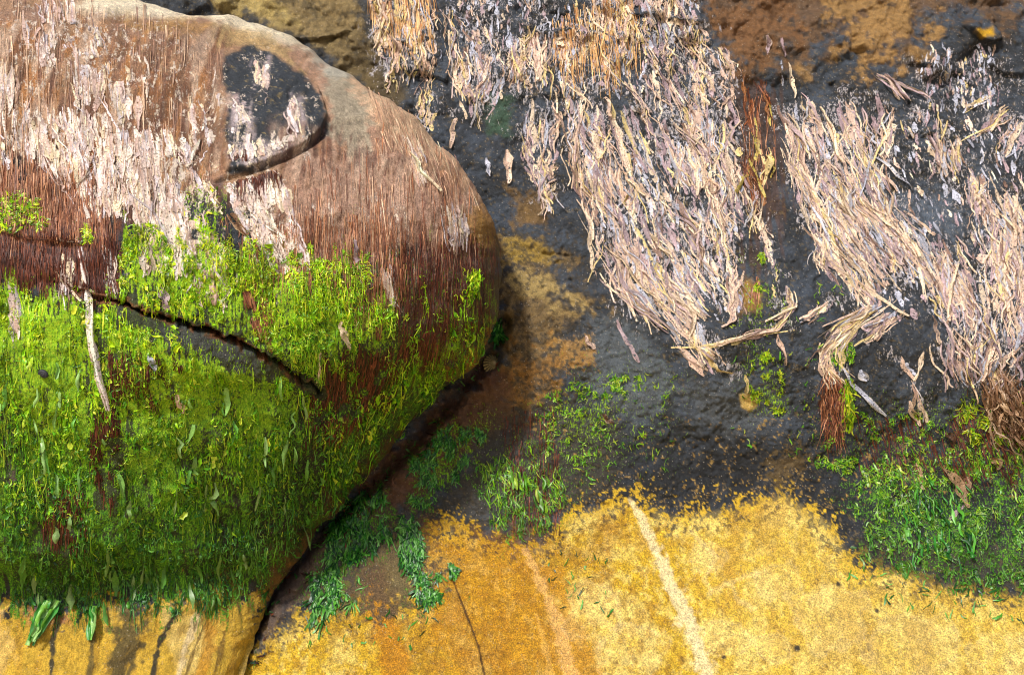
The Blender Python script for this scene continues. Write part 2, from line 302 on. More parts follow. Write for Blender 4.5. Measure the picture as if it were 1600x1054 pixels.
# guide lines of the pale weed on the boulder
B_ = [
 ("pale blades at the boulder's top left, under its cream crest", [(30, 5), (38, 60), (45, 110)], [(120, 0), (125, 50), (120, 100)], .55, {}),
 ("long pale blade bundle in the boulder's upper brown hair", [(90, 40), (110, 90), (120, 165)], [(165, 40), (168, 95), (160, 165)], .6, {}),
 ("grey film patch at the boulder's far left edge", [(-60, 90), (-60, 130), (-60, 175)], [(28, 95), (30, 130), (28, 170)], 1.0, dict(style='mauve')),
 ("broad pale weed patch on the boulder's left, above the rusty hair", [(-60, 165), (-60, 210), (-40, 250)], [(60, 160), (70, 210), (68, 255)], .9, {}),
 ("pale weed band hanging left of centre over the rusty hair", [(40, 170), (50, 220), (75, 285)], [(115, 160), (125, 220), (135, 280)], 1.2, {}),
 ("central pale weed curtain on the boulder, left half", [(110, 165), (118, 230), (128, 340)], [(200, 190), (208, 260), (212, 350)], 1.3, {}),
 ("few loose blades high in the brown hair, centre of boulder", [(150, 80), (160, 130), (170, 190)], [(240, 60), (250, 130), (248, 195)], .3, {}),
 ("slim blades hanging beside the dark slab's left side", [(280, 120), (290, 180), (300, 240)], [(345, 95), (352, 170), (350, 240)], .4, {}),
 ("central pale weed curtain on the boulder, right half, ends in green weed", [(195, 200), (205, 290), (225, 425)], [(290, 210), (305, 290), (325, 430)], 1.4, {}),
 ("pale weed locks drooping over bright green weed below the slab's left", [(260, 280), (290, 370), (318, 490)], [(330, 290), (345, 350), (356, 470)], 1.5, {}),
 ("thick weed fringe hanging under the dark slab", [(355, 285), (365, 330), (400, 420)], [(446, 268), (454, 320), (482, 415)], 2.2, dict(style='mauve')),
 ("thin whitish weed film on the dark slab's left edge", [(358, 160), (362, 200), (368, 262)], [(392, 165), (392, 210), (398, 255)], 1.1, dict(style='mauve')),
 ("whitish weed film along the dark slab's lower edge", [(392, 205), (395, 225), (400, 252)], [(480, 210), (478, 222), (470, 240)], 1.0, dict(style='blue', len_px=(15, 40))),
 ("small weed scrap in the notch at the dark slab's right", [(452, 150), (450, 170), (455, 195)], [(478, 150), (480, 175), (480, 195)], 1.2, dict(style='mauve', len_px=(15, 40))),
 ("pale scratches of weed high on the dark slab", [(395, 95), (398, 115), (402, 135)], [(418, 95), (420, 120), (418, 138)], .8, dict(style='mauve', len_px=(12, 35))),
 ("pale scraps hanging over the lower left brown band", [(85, 370), (92, 410), (98, 460)], [(140, 365), (142, 410), (138, 465)], .6, {}),
 ("pale locks at the upper edge of the green, left of centre", [(150, 375), (160, 410), (170, 465)], [(190, 380), (190, 420), (186, 470)], .9, {}),
 ("few pale blades on the boulder's right flank, under the pink hair", [(585, 390), (600, 430), (610, 480)], [(620, 370), (618, 420), (620, 475)], .9, {}),
 ("long pale shreds high on the boulder's right flank", [(620, 210), (640, 250), (655, 290)], [(665, 220), (670, 255), (672, 280)], .45, {}),
 ("small shreds near the boulder's right limb", [(695, 310), (700, 350), (705, 390)], [(725, 320), (730, 360), (728, 385)], .35, {}),
 ("pair of pale shreds among green weed at the boulder's left edge", [(10, 445), (14, 490), (18, 525)], [(26, 440), (30, 485), (28, 530)], 1.4, {}),
]

# outlines of the green growth on the boulder
gp1 = [(-120, 420), (30, 420), (90, 460), (180, 472), (200, 486), (300, 520), (420, 572), (500, 626), (580, 560), (660, 480), (740, 420), (775, 450), (760, 530), (690, 630), (560, 760), (480, 840), (420, 930), (350, 960), (250, 940), (180, 945), (100, 960), (30, 940), (-120, 925)]
gp2 = [(180, 360), (240, 350), (330, 370), (420, 380), (480, 400), (540, 390), (570, 430), (560, 480), (650, 430), (650, 500), (600, 560), (520, 620), (430, 560), (330, 515), (250, 485), (180, 460)]

# ------------------------------------------------------------------ rock face: heightfield y = f(x, z)
def curve(xs, ys):                    # smooth monotone-ish interpolation
    xs = np.array(xs, float); ys = np.array(ys, float); m = np.gradient(ys, xs)
    def f(q):
        q = np.clip(q, xs[0], xs[-1]); i = np.clip(np.searchsorted(xs, q) - 1, 0, len(xs) - 2)
        h = xs[i + 1] - xs[i]; t = (q - xs[i]) / h
        return ((2*t**3-3*t**2+1)*ys[i] + (t**3-2*t**2+t)*h*m[i] + (-2*t**3+3*t**2)*ys[i+1] + (t**3-t**2)*h*m[i+1])
    return f

WALL = curve([-700, -200, 0, 200, 400, 540, 610, 690, 770, 850, 950, 1054, 1200, 1340, 1500],
             [.75, .42, .31, .21, .09, .0, .02, .075, .085, .03, -.07, -.18, -.36, -.55, -.75])
WALLB = curve([-700, -200, 0, 200, 400, 540, 610, 690, 770, 850, 950, 1054, 1200, 1340, 1500],
              [.75, .42, .31, .21, .12, .07, .06, .05, .03, .0, -.07, -.16, -.34, -.55, -.75])

def axis(lo, a, b, hi, fine, coarse):
    return np.unique(np.r_[np.arange(lo, a, coarse), np.arange(a, b, fine), np.arange(b, hi + coarse, coarse)])

def steps(u, v, lst):                 # broken ledges: (polyline, height, reach): stands proud on the left side of the line
    d = 0
    for P, hgt, reach in lst:
        D, t, s = sdline(u, v, P)
        D = D + 5 * fbm(u / 14, v / 14, 77, 3)
        fade = sstep(0, .1, t) * sstep(1, .9, t)
        d = d + np.where(s > 0, hgt * sstep(reach, 0, D), 0) * fade
    return d

gx = axis(-4.0, -1.5, 1.5, 4.0, .0027, .05)
gz = axis(-0.1, 0.35, 2.15, 3.0, .0027, .05)
X, Z = np.meshgrid(gx, gz)
def wall_base(X, Z):
    V0 = 527 + (1.2 - Z) / .0015; U0 = 800 + X / .0015
    k = sstep(850, 1150, U0)
    Y = WALL(V0) * k + WALLB(V0) * (1 - k)
    Y = Y - .045 * np.exp(-((U0 - 850) / 110) ** 2 - ((V0 - 500) / 150) ** 2)
    Y = Y + .05 * fbm(X * 1.3 + 3, Z * 1.3, 3, 3)
    return Y, U0, V0
Y, U0, V0 = wall_base(X, Z)
P0 = np.stack([X, Y, Z], -1); U, V = project(P0)
sandy = sstep(-25, 30, V - np.interp(U, [370, 500, 640, 700, 860, 970, 1310, 1400, 1600], [1060, 940, 840, 815, 850, 790, 840, 890, 940]))
rough = 1 - .75 * sandy
top = sstep(330, 60, V)
D = rough * (.011 * fbm(X * 9, Z * 9, 5, 4) + .005 * fbm(X * 34, Z * 34, 8, 3) - .0018 * np.abs(fbm(X * 55, Z * 60, 10, 3)) + .0026 * fbm(X * 110, Z * 110, 9, 2))
D += top * .034 * np.abs(fbm(X * 6, Z * 7, 21, 3)) - top * .018 * np.abs(fbm(X * 14 + 5, Z * 16, 22, 3))
D += sandy * (.005 * fbm(X * 7, Z * 7, 13, 3) + .0016 * fbm(X * 60, Z * 60, 14, 3) + .0022 * sstep(.45, .8, fbm(X * 26, Z * 26, 15, 2)))
GR = [([(790, 505), (765, 560), (735, 597), (690, 645), (600, 742), (500, 832), (430, 922), (385, 1000), (355, 1070)], .055, 10),
      ([(700, 885), (715, 925), (735, 975), (748, 1010), (758, 1060)], .006, 2.4),
      ([(862, 20), (895, 28), (930, 45)], .012, 4), ([(1475, 95), (1500, 120), (1530, 140)], .01, 4),
      ([(1180, 330), (1200, 345), (1215, 380)], .01, 8),
      ([(480, 0), (500, 22), (530, 44), (560, 46)], .012, 4), ([(905, 395), (880, 400), (850, 398)], .006, 3),
      ([(868, 410), (890, 440), (910, 470), (935, 485)], .006, 3)]
jd = sdline(U, V, GR[0][0])[0]
D -= sstep(70, 5, jd) * (.014 * np.abs(fbm(X * 24, Z * 24, 33, 3)) + .006 * fbm(X * 70, Z * 70, 34, 2))
for cu, cv, ru, rv, dep in [(752, 585, 22, 12, .03), (722, 612, 20, 10, .024), (690, 660, 16, 10, .014), (430, 950, 14, 22, .016), (520, 850, 22, 14, .012), (765, 548, 12, 9, .014)]:
    D -= dep * np.exp(-(((U - cu) / ru) ** 2 + ((V - cv) / rv) ** 2) ** 1.5)
for P, dep, wd in GR:
    dl, t, s = sdline(U + 3 * vn(U / 9, V / 9, 4), V + 3 * vn(U / 9 + 50, V / 9, 4), P)
    D += dep * np.exp(-(dl / wd) ** 2)
D -= steps(U, V, [([(1455, 125), (1452, 105), (1420, 98), (1412, 70), (1420, 50)], .022, 110),
                  ([(1568, 60), (1545, 68), (1520, 55), (1500, 40)], .025, 90),
                  ([(1600, 118), (1570, 112), (1545, 100)], .018, 60),
                  ([(1430, 218), (1450, 205), (1470, 200)], .01, 40),
                  ([(700, 128), (665, 110), (630, 112)], .02, 60),
                  ([(1100, 38), (1060, 34), (1010, 24), (980, 22)], .014, 60),
                  ([(560, 48), (500, 62), (430, 60), (370, 30)], .02, 80)])
for cu, cv, ru, rv, dep in [(1305, 130, 7, 5, .02), (1425, 160, 6, 6, .02), (1365, 100, 45, 25, .03), (660, 118, 28, 14, .03), (1438, 215, 20, 6, .02),
                            (1540, 50, 14, 8, .02), (825, 22, 40, 18, .012), (1187, 335, 22, 40, .02), (1195, 640, 60, 30, .01), (850, 55, 30, 16, .02)]:
    D += dep * np.exp(-((U - cu) / ru) ** 2 - ((V - cv) / rv) ** 2)
Y = Y + D
WP = np.stack([X, Y, Z], -1)
U, V = project(WP)

nA = fbm(X * 22, Z * 22, 41, 4); nB = fbm(X * 70, Z * 70, 42, 4, .6); nC = fbm(X * 160, Z * 160, 43, 3, .7)
nS = fbm(X * 120, Z * 14, 44, 3)

def blend(C, m, col):
    C[:] = C * (1 - m[..., None]) + np.asarray(col) * m[..., None]

def patch(C, P, col, feather=10, amp=14, op=1.0, n=None, u=None, v=None):
    uu, vv = (U, V) if u is None else (u, v)
    P = np.array(P, float); lo = P.min(0) - 60; hi = P.max(0) + 60
    sel = (uu > lo[0]) & (uu < hi[0]) & (vv > lo[1]) & (vv < hi[1])
    s = sdpoly(uu[sel], vv[sel], P)
    nn = (nB * .6 + nA * .5) if n is None else n
    m = sstep(feather, -feather, s + amp * nn[sel]) * op
    col = np.asarray(col)
    C[sel] = C[sel] * (1 - m[:, None]) + (col if col.ndim == 1 else col[sel]) * m[:, None]

def streak(C, P, wd, col, op=1.0, amp=.5, n=None, u=None, v=None):
    uu, vv = (U, V) if u is None else (u, v)
    P = np.array(P, float); lo = P.min(0) - 60; hi = P.max(0) + 60
    sel = (uu > lo[0]) & (uu < hi[0]) & (vv > lo[1]) & (vv < hi[1])
    d, t, s = sdline(uu[sel], vv[sel], P)
    nn = nB if n is None else n
    W = np.interp(t, np.linspace(0, 1, len(wd)), wd)
    m = sstep(1.25, .45, d / W + amp * nn[sel]) * op
    C[sel] = C[sel] * (1 - m[:, None]) + np.asarray(col) * m[:, None]

SL = lin(48, 52, 58); SLB = lin(76, 86, 100); SLD = lin(28, 29, 32)
C = np.empty(X.shape + (3,)); C[:] = SL
blend(C, sstep(-.2, .8, nA + .4 * nB) * .6, SLB); blend(C, sstep(.1, .8, -nA + .5 * nC) * .6, SLD)
blend(C, sstep(640, 720, V) * sstep(880, 960, U) * .6, SLD * .85)
blend(C, sstep(.55, .8, nC + .4 * nB) * .5, lin(130, 110, 70))
patch(C, [(920, 490), (1000, 520), (1060, 600), (1000, 660), (900, 620)], lin(98, 106, 112), 20, 30, .7)
patch(C, [(1060, 600), (1150, 590), (1230, 620), (1220, 670), (1080, 670)], lin(92, 98, 104), 18, 24, .7)
patch(C, [(1350, 320), (1460, 300), (1510, 340), (1500, 380), (1420, 350)], lin(100, 112, 128), 16, 24, .6)
BR = lin(112, 84, 56); OC = lin(168, 130, 74); TN = lin(165, 140, 100)
# ochre and brown stains on the dark rock
patch(C, [(1060, -60), (1640, -60), (1640, 20), (1560, 40), (1480, 20), (1440, 90), (1380, 110), (1310, 60), (1250, 100), (1130, 110), (1090, 40)], BR, 22, 50, .85, nA * .7 + nB * .5)
blend(C, (V < 130) * (U > 1050) * sstep(.15, .5, nB * .6 - nA * .5) * .7, lin(58, 54, 52))
patch(C, [(1300, 0), (1420, 0), (1470, 40), (1420, 70), (1400, 95), (1345, 90), (1320, 45)], OC, 20, 60, .75, nA * .7 + nB * .6)
patch(C, [(1100, 0), (1230, 0), (1240, 60), (1150, 100), (1110, 50)], lin(128, 88, 50), 16, 50, .7, nA * .6 + nB * .7)
patch(C, [(1528, 45), (1552, 42), (1556, 55), (1532, 60)], lin(215, 165, 30), 4, 4)
patch(C, [(1245, 105), (1275, 100), (1270, 125), (1250, 125)], OC, 8, 10, .7)
patch(C, [(1400, 70), (1455, 75), (1465, 95), (1430, 95)], OC, 8, 10, .7)
patch(C, [(180, -60), (560, -60), (565, 40), (580, 90), (590, 150), (500, 70), (380, 20)], lin(132, 112, 72), 14, 24)
blend(C, (V < 140) * (U < 640) * sstep(.1, .5, nB * .6 + nA * .5) * .6, lin(72, 64, 46))
patch(C, [(280, -20), (420, -20), (460, 30), (400, 25)], lin(180, 158, 95), 12, 18, .8)
patch(C, [(540, 60), (600, 100), (640, 140), (620, 200), (560, 120)], lin(90, 75, 45), 12, 22, .8)
patch(C, [(780, 370), (830, 372), (880, 395), (870, 430), (920, 470), (880, 500), (870, 560), (880, 620), (830, 640), (770, 640), (760, 560), (785, 480)], lin(128, 104, 64), 18, 50, .9, nA * .7 + nB * .7)
patch(C, [(785, 405), (820, 415), (880, 445), (910, 480), (860, 470), (810, 450)], lin(186, 160, 98), 14, 30, .7)
patch(C, [(790, 370), (865, 385), (870, 410), (800, 412)], lin(170, 140, 60), 9, 18, .85)
patch(C, [(870, 530), (920, 528), (925, 560), (880, 575)], lin(176, 134, 66), 8, 30, .7, nB * .7 + nC * .5)
patch(C, [(790, 560), (880, 560), (870, 610), (800, 640)], lin(158, 112, 50), 16, 50, .65, nA * .5 + nB * .8)
blend(C, (U > 740) * (U < 930) * (V > 360) * (V < 660) * sstep(-.05, .4, nC * .6 + nB * .6) * .75, lin(70, 62, 50))
patch(C, [(800, 300), (860, 310), (850, 350), (790, 360)], lin(130, 100, 55), 10, 26, .7)
patch(C, [(560, 760), (690, 620), (790, 580), (800, 650), (720, 720), (640, 790), (560, 840)], lin(105, 72, 50), 14, 20, .85)
patch(C, [(740, 555), (780, 560), (770, 600), (720, 610)], lin(88, 58, 50), 10, 12, .8)
patch(C, [(770, 640), (960, 640), (960, 760), (840, 830), (740, 820), (690, 780)], lin(72, 66, 55), 20, 20, .6)
patch(C, [(765, 150), (800, 150), (800, 210), (765, 210)], lin(62, 92, 68), 10, 14, .7)
patch(C, [(1150, 120), (1215, 150), (1215, 330), (1180, 420), (1150, 300)], lin(92, 60, 38), 16, 34, .5, nS)
patch(C, [(1160, 430), (1190, 440), (1190, 480), (1155, 490)], lin(180, 135, 60), 10, 12, .8)
# yellow sandstone below the dark band
YE = lin(216, 176, 42)
yel = [(340, 1120), (400, 1010), (470, 960), (500, 930), (560, 890), (600, 850), (650, 828), (700, 815), (740, 832), (790, 858), (850, 852), (880, 815), (930, 795), (985, 782), (1050, 805), (1120, 800), (1170, 785), (1230, 775), (1290, 815), (1325, 860), (1340, 890), (1400, 893), (1450, 905), (1530, 925), (1640, 935), (1900, 940), (1900, 1400), (340, 1400)]
patch(C, yel, YE, 6, 46, 1, nB * .7 + nC * .6 + nA * .25)
inY = sstep(8, -22, sdpoly(U, V, yel))
for q, (a, b, cc, o) in enumerate([(-.1, .7, lin(244, 218, 124), .75), (.0, .7, lin(172, 124, 22), .6)]):
    blend(C, inY * sstep(a, b, fbm(X * 14, Z * 14, 60 + q, 4, .6)) * o, cc); blend(C, inY * sstep(.1, .5, fbm(X * 46, Z * 46, 70 + q, 4, .7)) * .55, cc)
blend(C, inY * sstep(1000, 1250, U) * .3, lin(236, 206, 108))
blend(C, inY * sstep(.35, .75, nC) * .55, lin(120, 84, 36))
patch(C, [(560, 890), (600, 880), (645, 1060), (600, 1060)], lin(192, 128, 14), 10, 14, .85)
patch(C, [(650, 820), (850, 850), (900, 960), (940, 1070), (700, 1070), (650, 960)], lin(180, 120, 14), 26, 24, .65)
patch(C, [(850, 890), (870, 885), (925, 1000), (945, 1070), (895, 1070)], lin(200, 144, 30), 12, 18, .65)
streak(C, [(822, 860), (850, 920), (875, 985), (895, 1070)], [5, 9, 13, 16], lin(236, 184, 108), .75, .7)
streak(C, [(838, 960), (850, 1000), (862, 1060)], [3, 5, 6], lin(238, 190, 100), .4, .9)
streak(C, [(985, 780), (1005, 815), (1035, 880), (1070, 960), (1112, 1070)], [4, 9, 13, 14, 15], lin(250, 230, 180), .75, .7)
for cu, cv, ru, rv in [(925, 960, 45, 50), (985, 1020, 55, 45), (1130, 1000, 40, 30), (1210, 1010, 30, 25), (1300, 960, 60, 50), (1430, 1010, 70, 50), (1560, 1030, 60, 40), (1100, 870, 30, 20), (1220, 905, 40, 25)]:
    r = np.hypot((U - cu) / ru, (V - cv) / rv) + .35 * nA
    blend(C, inY * sstep(1.1, .75, r) * .12, lin(252, 230, 168)); blend(C, inY * np.exp(-((r - .95) / .1) ** 2) * .12, lin(252, 236, 190))
for P in [[(1080, 830), (1120, 870), (1100, 905), (1110, 920)], [(1108, 925), (1150, 905), (1185, 895)], [(1145, 915), (1150, 935), (1180, 950)]]:
    streak(C, P, [4, 5, 4], lin(246, 220, 160), .3)
for cu, cv, r in [(1245, 1012, 6), (1131, 1026, 3.5), (1526, 927, 6), (1370, 953, 4), (1310, 912, 4)]:
    blend(C, sstep(1.2, .6, np.hypot(U - cu, V - cv) / r + .3 * nC), lin(70, 60, 45))
streak(C, [(700, 885), (715, 925), (735, 975), (748, 1010), (758, 1060)], [1.6, 2, 2.2], lin(70, 44, 20), .9, .4)
# dark growth speckle creeping into the sandstone
edge = np.abs(sdpoly(U, V, yel))
blend(C, inY * sstep(45, 5, edge) * sstep(.15, .4, nB * .7 + nC * .6) * .9, lin(66, 58, 46))
patch(C, [(470, 900), (560, 790), (650, 800), (690, 900), (650, 950), (560, 960), (500, 960)], lin(80, 72, 62), 14, 50, .85, nB * .8 + nC * .5)
patch(C, [(390, 960), (440, 900), (500, 830), (540, 830), (470, 930), (410, 1010)], lin(105, 86, 74), 10, 16, .85)
patch(C, [(1330, 840), (1420, 850), (1640, 860), (1640, 930), (1500, 915), (1380, 880)], lin(58, 54, 42), 12, 40, .8, nB * .8 + nC * .5)
patch(C, [(1156, 616), (1182, 615), (1183, 634), (1170, 643), (1158, 636)], lin(205, 172, 95), 2.5, 3)
patch(C, [(1200, 715), (1250, 700), (1270, 715), (1210, 770)], lin(120, 95, 45), 6, 34, .5, nB * .8 + nC * .6)
blend(C, (V > 650) * (V < 800) * (U > 820) * sstep(.5, .7, nB * .6 + nC * .6) * .7, lin(176, 140, 66))
# films: bleached weed residue where weed hangs, thin green growth
FM = np.zeros(X.shape); GM = np.zeros(X.shape); DM = sstep(620, 800, V)
def soft(P, feather, nz, amp, u=None, v=None):
    uu, vv = (U, V) if u is None else (u, v)
    P = np.array(P, float); lo = P.min(0) - 70; hi = P.max(0) + 70; o_ = np.zeros(uu.shape)
    sel = (uu > lo[0]) & (uu < hi[0]) & (vv > lo[1]) & (vv < hi[1])
    o_[sel] = sstep(feather, -feather, sdpoly(uu[sel], vv[sel], P) + amp * nz[sel]); return o_
for lab, l, rr_, dn, stl, kw in W:
    if stl in ('brown', 'yellow', 'rust'): continue
    FM = np.maximum(FM, soft(list(l) + list(rr_)[::-1], 16, nA, 22) * (.44 if dn > 1 else .36))
for P, a_ in [([(690, -10), (1100, -10), (1120, 140), (850, 170), (690, 90)], .2), ([(880, 180), (1170, 170), (1170, 500), (980, 490)], .22), ([(1240, 180), (1620, 150), (1620, 540), (1330, 480)], .16), ([(1400, 80), (1570, 90), (1620, 150), (1440, 190)], .26)]:
    FM = np.maximum(FM, soft(P, 20, nA, 30) * a_)
for P, a_ in [([(835, 630), (960, 590), (1000, 600), (960, 690), (920, 740), (860, 720)], 0.30), ([(745, 720), (800, 690), (890, 700), (900, 760), (850, 835), (790, 850), (755, 800)], 0.37),
              ([(640, 720), (690, 665), (760, 665), (740, 730), (670, 790), (640, 785)], 0.48), ([(540, 775), (600, 760), (620, 800), (600, 850), (565, 880), (550, 940), (520, 960), (480, 940), (505, 860)], 0.44),
              ([(625, 805), (650, 805), (660, 860), (645, 900), (630, 870)], 0.53), ([(1310, 740), (1420, 680), (1640, 680), (1640, 930), (1560, 920), (1420, 900), (1350, 870)], 0.39),
              ([(1170, 540), (1195, 545), (1225, 600), (1215, 645), (1190, 640)], 0.44), ([(1260, 640), (1640, 600), (1640, 720), (1300, 740)], 0.23), ([(1160, 420), (1205, 420), (1205, 520), (1165, 520)], 0.37),
              ([(880, 560), (1100, 560), (1060, 720), (880, 760)], 0.14), ([(650, 900), (695, 890), (690, 950), (655, 950)], 0.44)]:
    GM = np.maximum(GM, soft(P, 24, nB * .6 + nA * .6, 60) * a_ * (1 + .5 * nA))
WM = np.stack([GM, FM, DM, 0 * GM + 1], -1)
WC = np.concatenate([C, inY[..., None]], -1)

# ------------------------------------------------------------------ boulder
XR = curve([-140, -90, -40, 0, 30, 60, 120, 200, 300, 345, 400, 480, 540, 600, 700, 760, 850, 920, 990, 1054, 1400],
           [-700, -300, -20, 185, 288, 418, 528, 646, 744, 768, 773, 769, 750, 699, 621, 556, 480, 425, 388, 365, 330])
YL = curve([-140, 0, 200, 400, 560, 640, 760, 850, 950, 1054, 1400], [.16, .10, .02, -.05, -.03, .02, .035, .0, -.075, -.17, -.62])
YF = curve([-140, -90, -40, 0, 60, 150, 250, 350, 450, 600, 700, 780, 840, 880, 925, 1000, 1400],
           [.12, -.02, -.15, -.23, -.33, -.43, -.50, -.55, -.575, -.588, -.588, -.568, -.52, -.455, -.44, -.48, -.95])
vr = np.r_[np.linspace(-140, -60, 50)[:-1], np.linspace(-60, 1010, 660), np.linspace(1010, 1400, 40)[1:]]
ph = np.r_[np.linspace(.14, 1.57, 700)[:-1], np.linspace(1.57, 2.6, 110)]
VR, PH = np.meshgrid(vr, ph, indexing='ij')
yl, yf = YL(VR), YF(VR)
zz = 1.2 + (527 - VR) * .0015 * (3.2 + yl) / 3.2
xr = (XR(VR) - 800) * .0015 * (3.2 + yl) / 3.2
xc = np.minimum(-1.75, xr - .12); ne = 2 / (2.2 - .45 * sstep(420, 740, VR))
sn = np.sin(PH) ** ne; cs = np.sign(np.cos(PH)) * np.abs(np.cos(PH)) ** ne
BX = xc + (xr - xc) * sn
BY = yl - np.where(cs > 0, np.maximum(yl - yf, .02), .45) * cs
BP = np.stack([BX, BY, zz], -1)
du = np.gradient(BP, axis=1); dv = np.gradient(BP, axis=0)
BN = np.cross(du, dv); BN /= np.linalg.norm(BN, axis=-1, keepdims=True) + 1e-12
if BN[300, 100, 1] > 0: BN = -BN
U, V = project(BP)
bx, bz = BP[..., 0] - .5 * BP[..., 1] * (BP[..., 1] > yl), BP[..., 2]
nA = fbm(bx * 22, bz * 22, 141, 4); nB = fbm(bx * 70, bz * 70, 142, 4, .6); nC = fbm(bx * 160, bz * 160, 143, 3, .7)
nS = fbm(bx * 130, bz * 11, 144, 3)
H = .018 * fbm(bx * 3.5, bz * 3.5, 105, 3) + .008 * fbm(bx * 14, bz * 14, 106, 3) + .0022 * fbm(bx * 45, bz * 45, 107, 3) + .001 * nC
front = PH < 1.57
# the proud slab near the top
slab = [(345, 75), (385, 70), (430, 85), (470, 118), (495, 150), (507, 190), (500, 212), (470, 235), (440, 250), (400, 262), (352, 268), (340, 200), (335, 120)]
s = sdpoly(U, V, slab) + 1.5 * nB
H += np.where(front, .013 * sstep(2, -2, s) * sstep(60, 190, U * .35 + V * .5), 0)
dl, t, sg = sdline(U, V, [(340, 282), (400, 268), (450, 252), (475, 240), (503, 214)])
H -= .012 * np.exp(-(dl / 3.5) ** 2) * front
dl, t, sg = sdline(U, V, [(462, 140), (450, 150), (447, 170)]); H -= .006 * np.exp(-(dl / 3) ** 2) * front
# crack across the middle, upper block slightly proud
crk = [(-80, 372), (0, 398), (60, 432), (150, 462), (200, 477), (250, 496), (300, 510), (340, 523), (390, 545), (430, 568), (470, 592), (505, 622)]
uw = U + 6 * vn(U / 14, V / 14, 7) + 3 * vn(U / 5, V / 5, 6); vw = V + 6 * vn(U / 14 + 40, V / 14, 7) + 3 * vn(U / 5 + 9, V / 5, 6)
dl, t, sg = sdline(uw, vw, crk)
cw = np.interp(t, [0, .2, .4, .55, .75, .9, 1], [2, 1.5, 2, 3, 4, 3.4, 2])
H -= np.where(front, .05 * sstep(.1, .45, t) * np.exp(-(dl / cw) ** 2) + np.where(sg > 0, .009, 0) * sstep(.15, .45, t) * sstep(60, 0, dl) * sstep(1, .8, t), 0)
dl, t, sg = sdline(U, V, [(-80, 340), (40, 372), (120, 380), (170, 388)])
H -= np.where(front & (sg > 0), .012 * sstep(30, 0, dl) * sstep(1, .7, t), 0)
# ragged lip where the growth ends above the pale foot
for cu, cv, ru, rv, dep in [(480, 90, 30, 14, -.008), (540, 240, 45, 35, .008), (330, 45, 30, 10, -.006), (330, 50, 14, 8, -.006)]:
    H -= np.where(front, dep * np.exp(-((U - cu) / ru) ** 2 - ((V - cv) / rv) ** 2), 0)
BP = BP + BN * H[..., None]
U, V = project(BP)

C = np.empty(U.shape + (3,)); C[:] = SL
blend(C, sstep(0, .8, nA + .4 * nB) * .5, SLB); blend(C, sstep(.1, .8, -nA + .5 * nC) * .6, SLD)
soft0 = lambda P: sstep(20, -20, sdpoly(U, V, P) + 25 * nA)
PN = lin(150, 105, 80); CR = lin(226, 205, 170)
def bp(*a, **k): patch(C, *a, **k)
nH = nS * .7 + nB * .4
bp([(-400, -300), (1000, -300), (1000, 240), (780, 330), (560, 300), (440, 330), (330, 290), (200, 320), (-400, 300)], lin(172, 134, 102), 18, 26, 1, nH)
blend(C, sstep(.0, .6, nA) * sstep(330, 250, V) * (U < 350) * .5, lin(140, 112, 104))
bp([(440, 60), (620, 130), (760, 290), (790, 360), (770, 400), (640, 400), (440, 380), (440, 260), (510, 230), (500, 140)], lin(182, 144, 120), 16, 20, 1, nH)
bp([(470, 60), (560, 80), (680, 190), (780, 320), (760, 320), (640, 240), (540, 150)], lin(224, 190, 154), 16, 14, .85, nH)
bp([(505, 90), (540, 110), (580, 190), (590, 260), (560, 275), (525, 250), (520, 180)], lin(168, 160, 138), 10, 24, .8)
bp([(470, 68), (520, 80), (545, 120), (510, 115)], lin(190, 185, 170), 9, 14, .8)
bp([(160, -60), (300, -10), (420, 25), (520, 70), (470, 75), (380, 50), (320, 28), (240, 30), (120, 14)], lin(240, 224, 194), 8, 10, 1)
bp([(330, 40), (400, 45), (450, 80), (470, 110), (430, 90), (380, 72), (340, 70)], lin(196, 166, 112), 7, 18, .7)
bp([(190, 28), (330, 30), (330, 60), (190, 52)], lin(170, 128, 50), 8, 18, .5)
bp([(350, 84), (385, 70), (430, 84), (470, 116), (498, 148), (510, 188), (508, 216), (474, 240), (442, 256), (400, 268), (352, 274), (360, 240), (349, 205), (358, 160), (345, 118)], lin(54, 59, 66), 4, 6, 1)
fz = lambda a, b: sstep(a, b, nS * .8 + nC * .5 + nB * .3)
for P_, o_ in [([(358, 150), (395, 160), (400, 262), (356, 262)], .9), ([(395, 205), (440, 225), (485, 205), (500, 215), (440, 252), (400, 260)], .8), ([(452, 145), (472, 150), (478, 195), (454, 195)], .8), ([(395, 90), (420, 90), (420, 140), (396, 140)], .7)]:
    m_ = sstep(6, -8, sdpoly(U, V, P_) + 10 * nA) * fz(-.1, .3) * o_; blend(C, m_, lin(200, 182, 184))
blend(C, sstep(5, -5, sdpoly(U, V, slab)) * sstep(.65, .8, nC + .3 * nB) * .5, lin(170, 146, 90))
blend(C, front * sstep(5, 3, sdline(U, V, [(340, 282), (400, 268), (450, 252), (475, 240)])[0]) * .3, lin(96, 72, 30))
for P_, cc_, o_ in [([(-200, 0), (350, 60), (350, 300), (-200, 260)], lin(128, 84, 62), .75), ([(430, 200), (780, 260), (780, 400), (430, 400)], lin(120, 78, 64), .75)]:
    blend(C, soft0(P_) * sstep(-.1, .45, nS * .9 + nB * .35) * o_, cc_); blend(C, soft0(P_) * sstep(.15, .5, -nS * .8 + nA * .7) * .7, lin(184, 122, 62))
    blend(C, soft0(P_) * sstep(.1, .5, fbm(bx * 60, bz * 9, 181, 3)) * .6, lin(86, 56, 46)); blend(C, soft0(P_) * sstep(.2, .6, fbm(bx * 45, bz * 8, 182, 3)) * .6, lin(214, 184, 160))
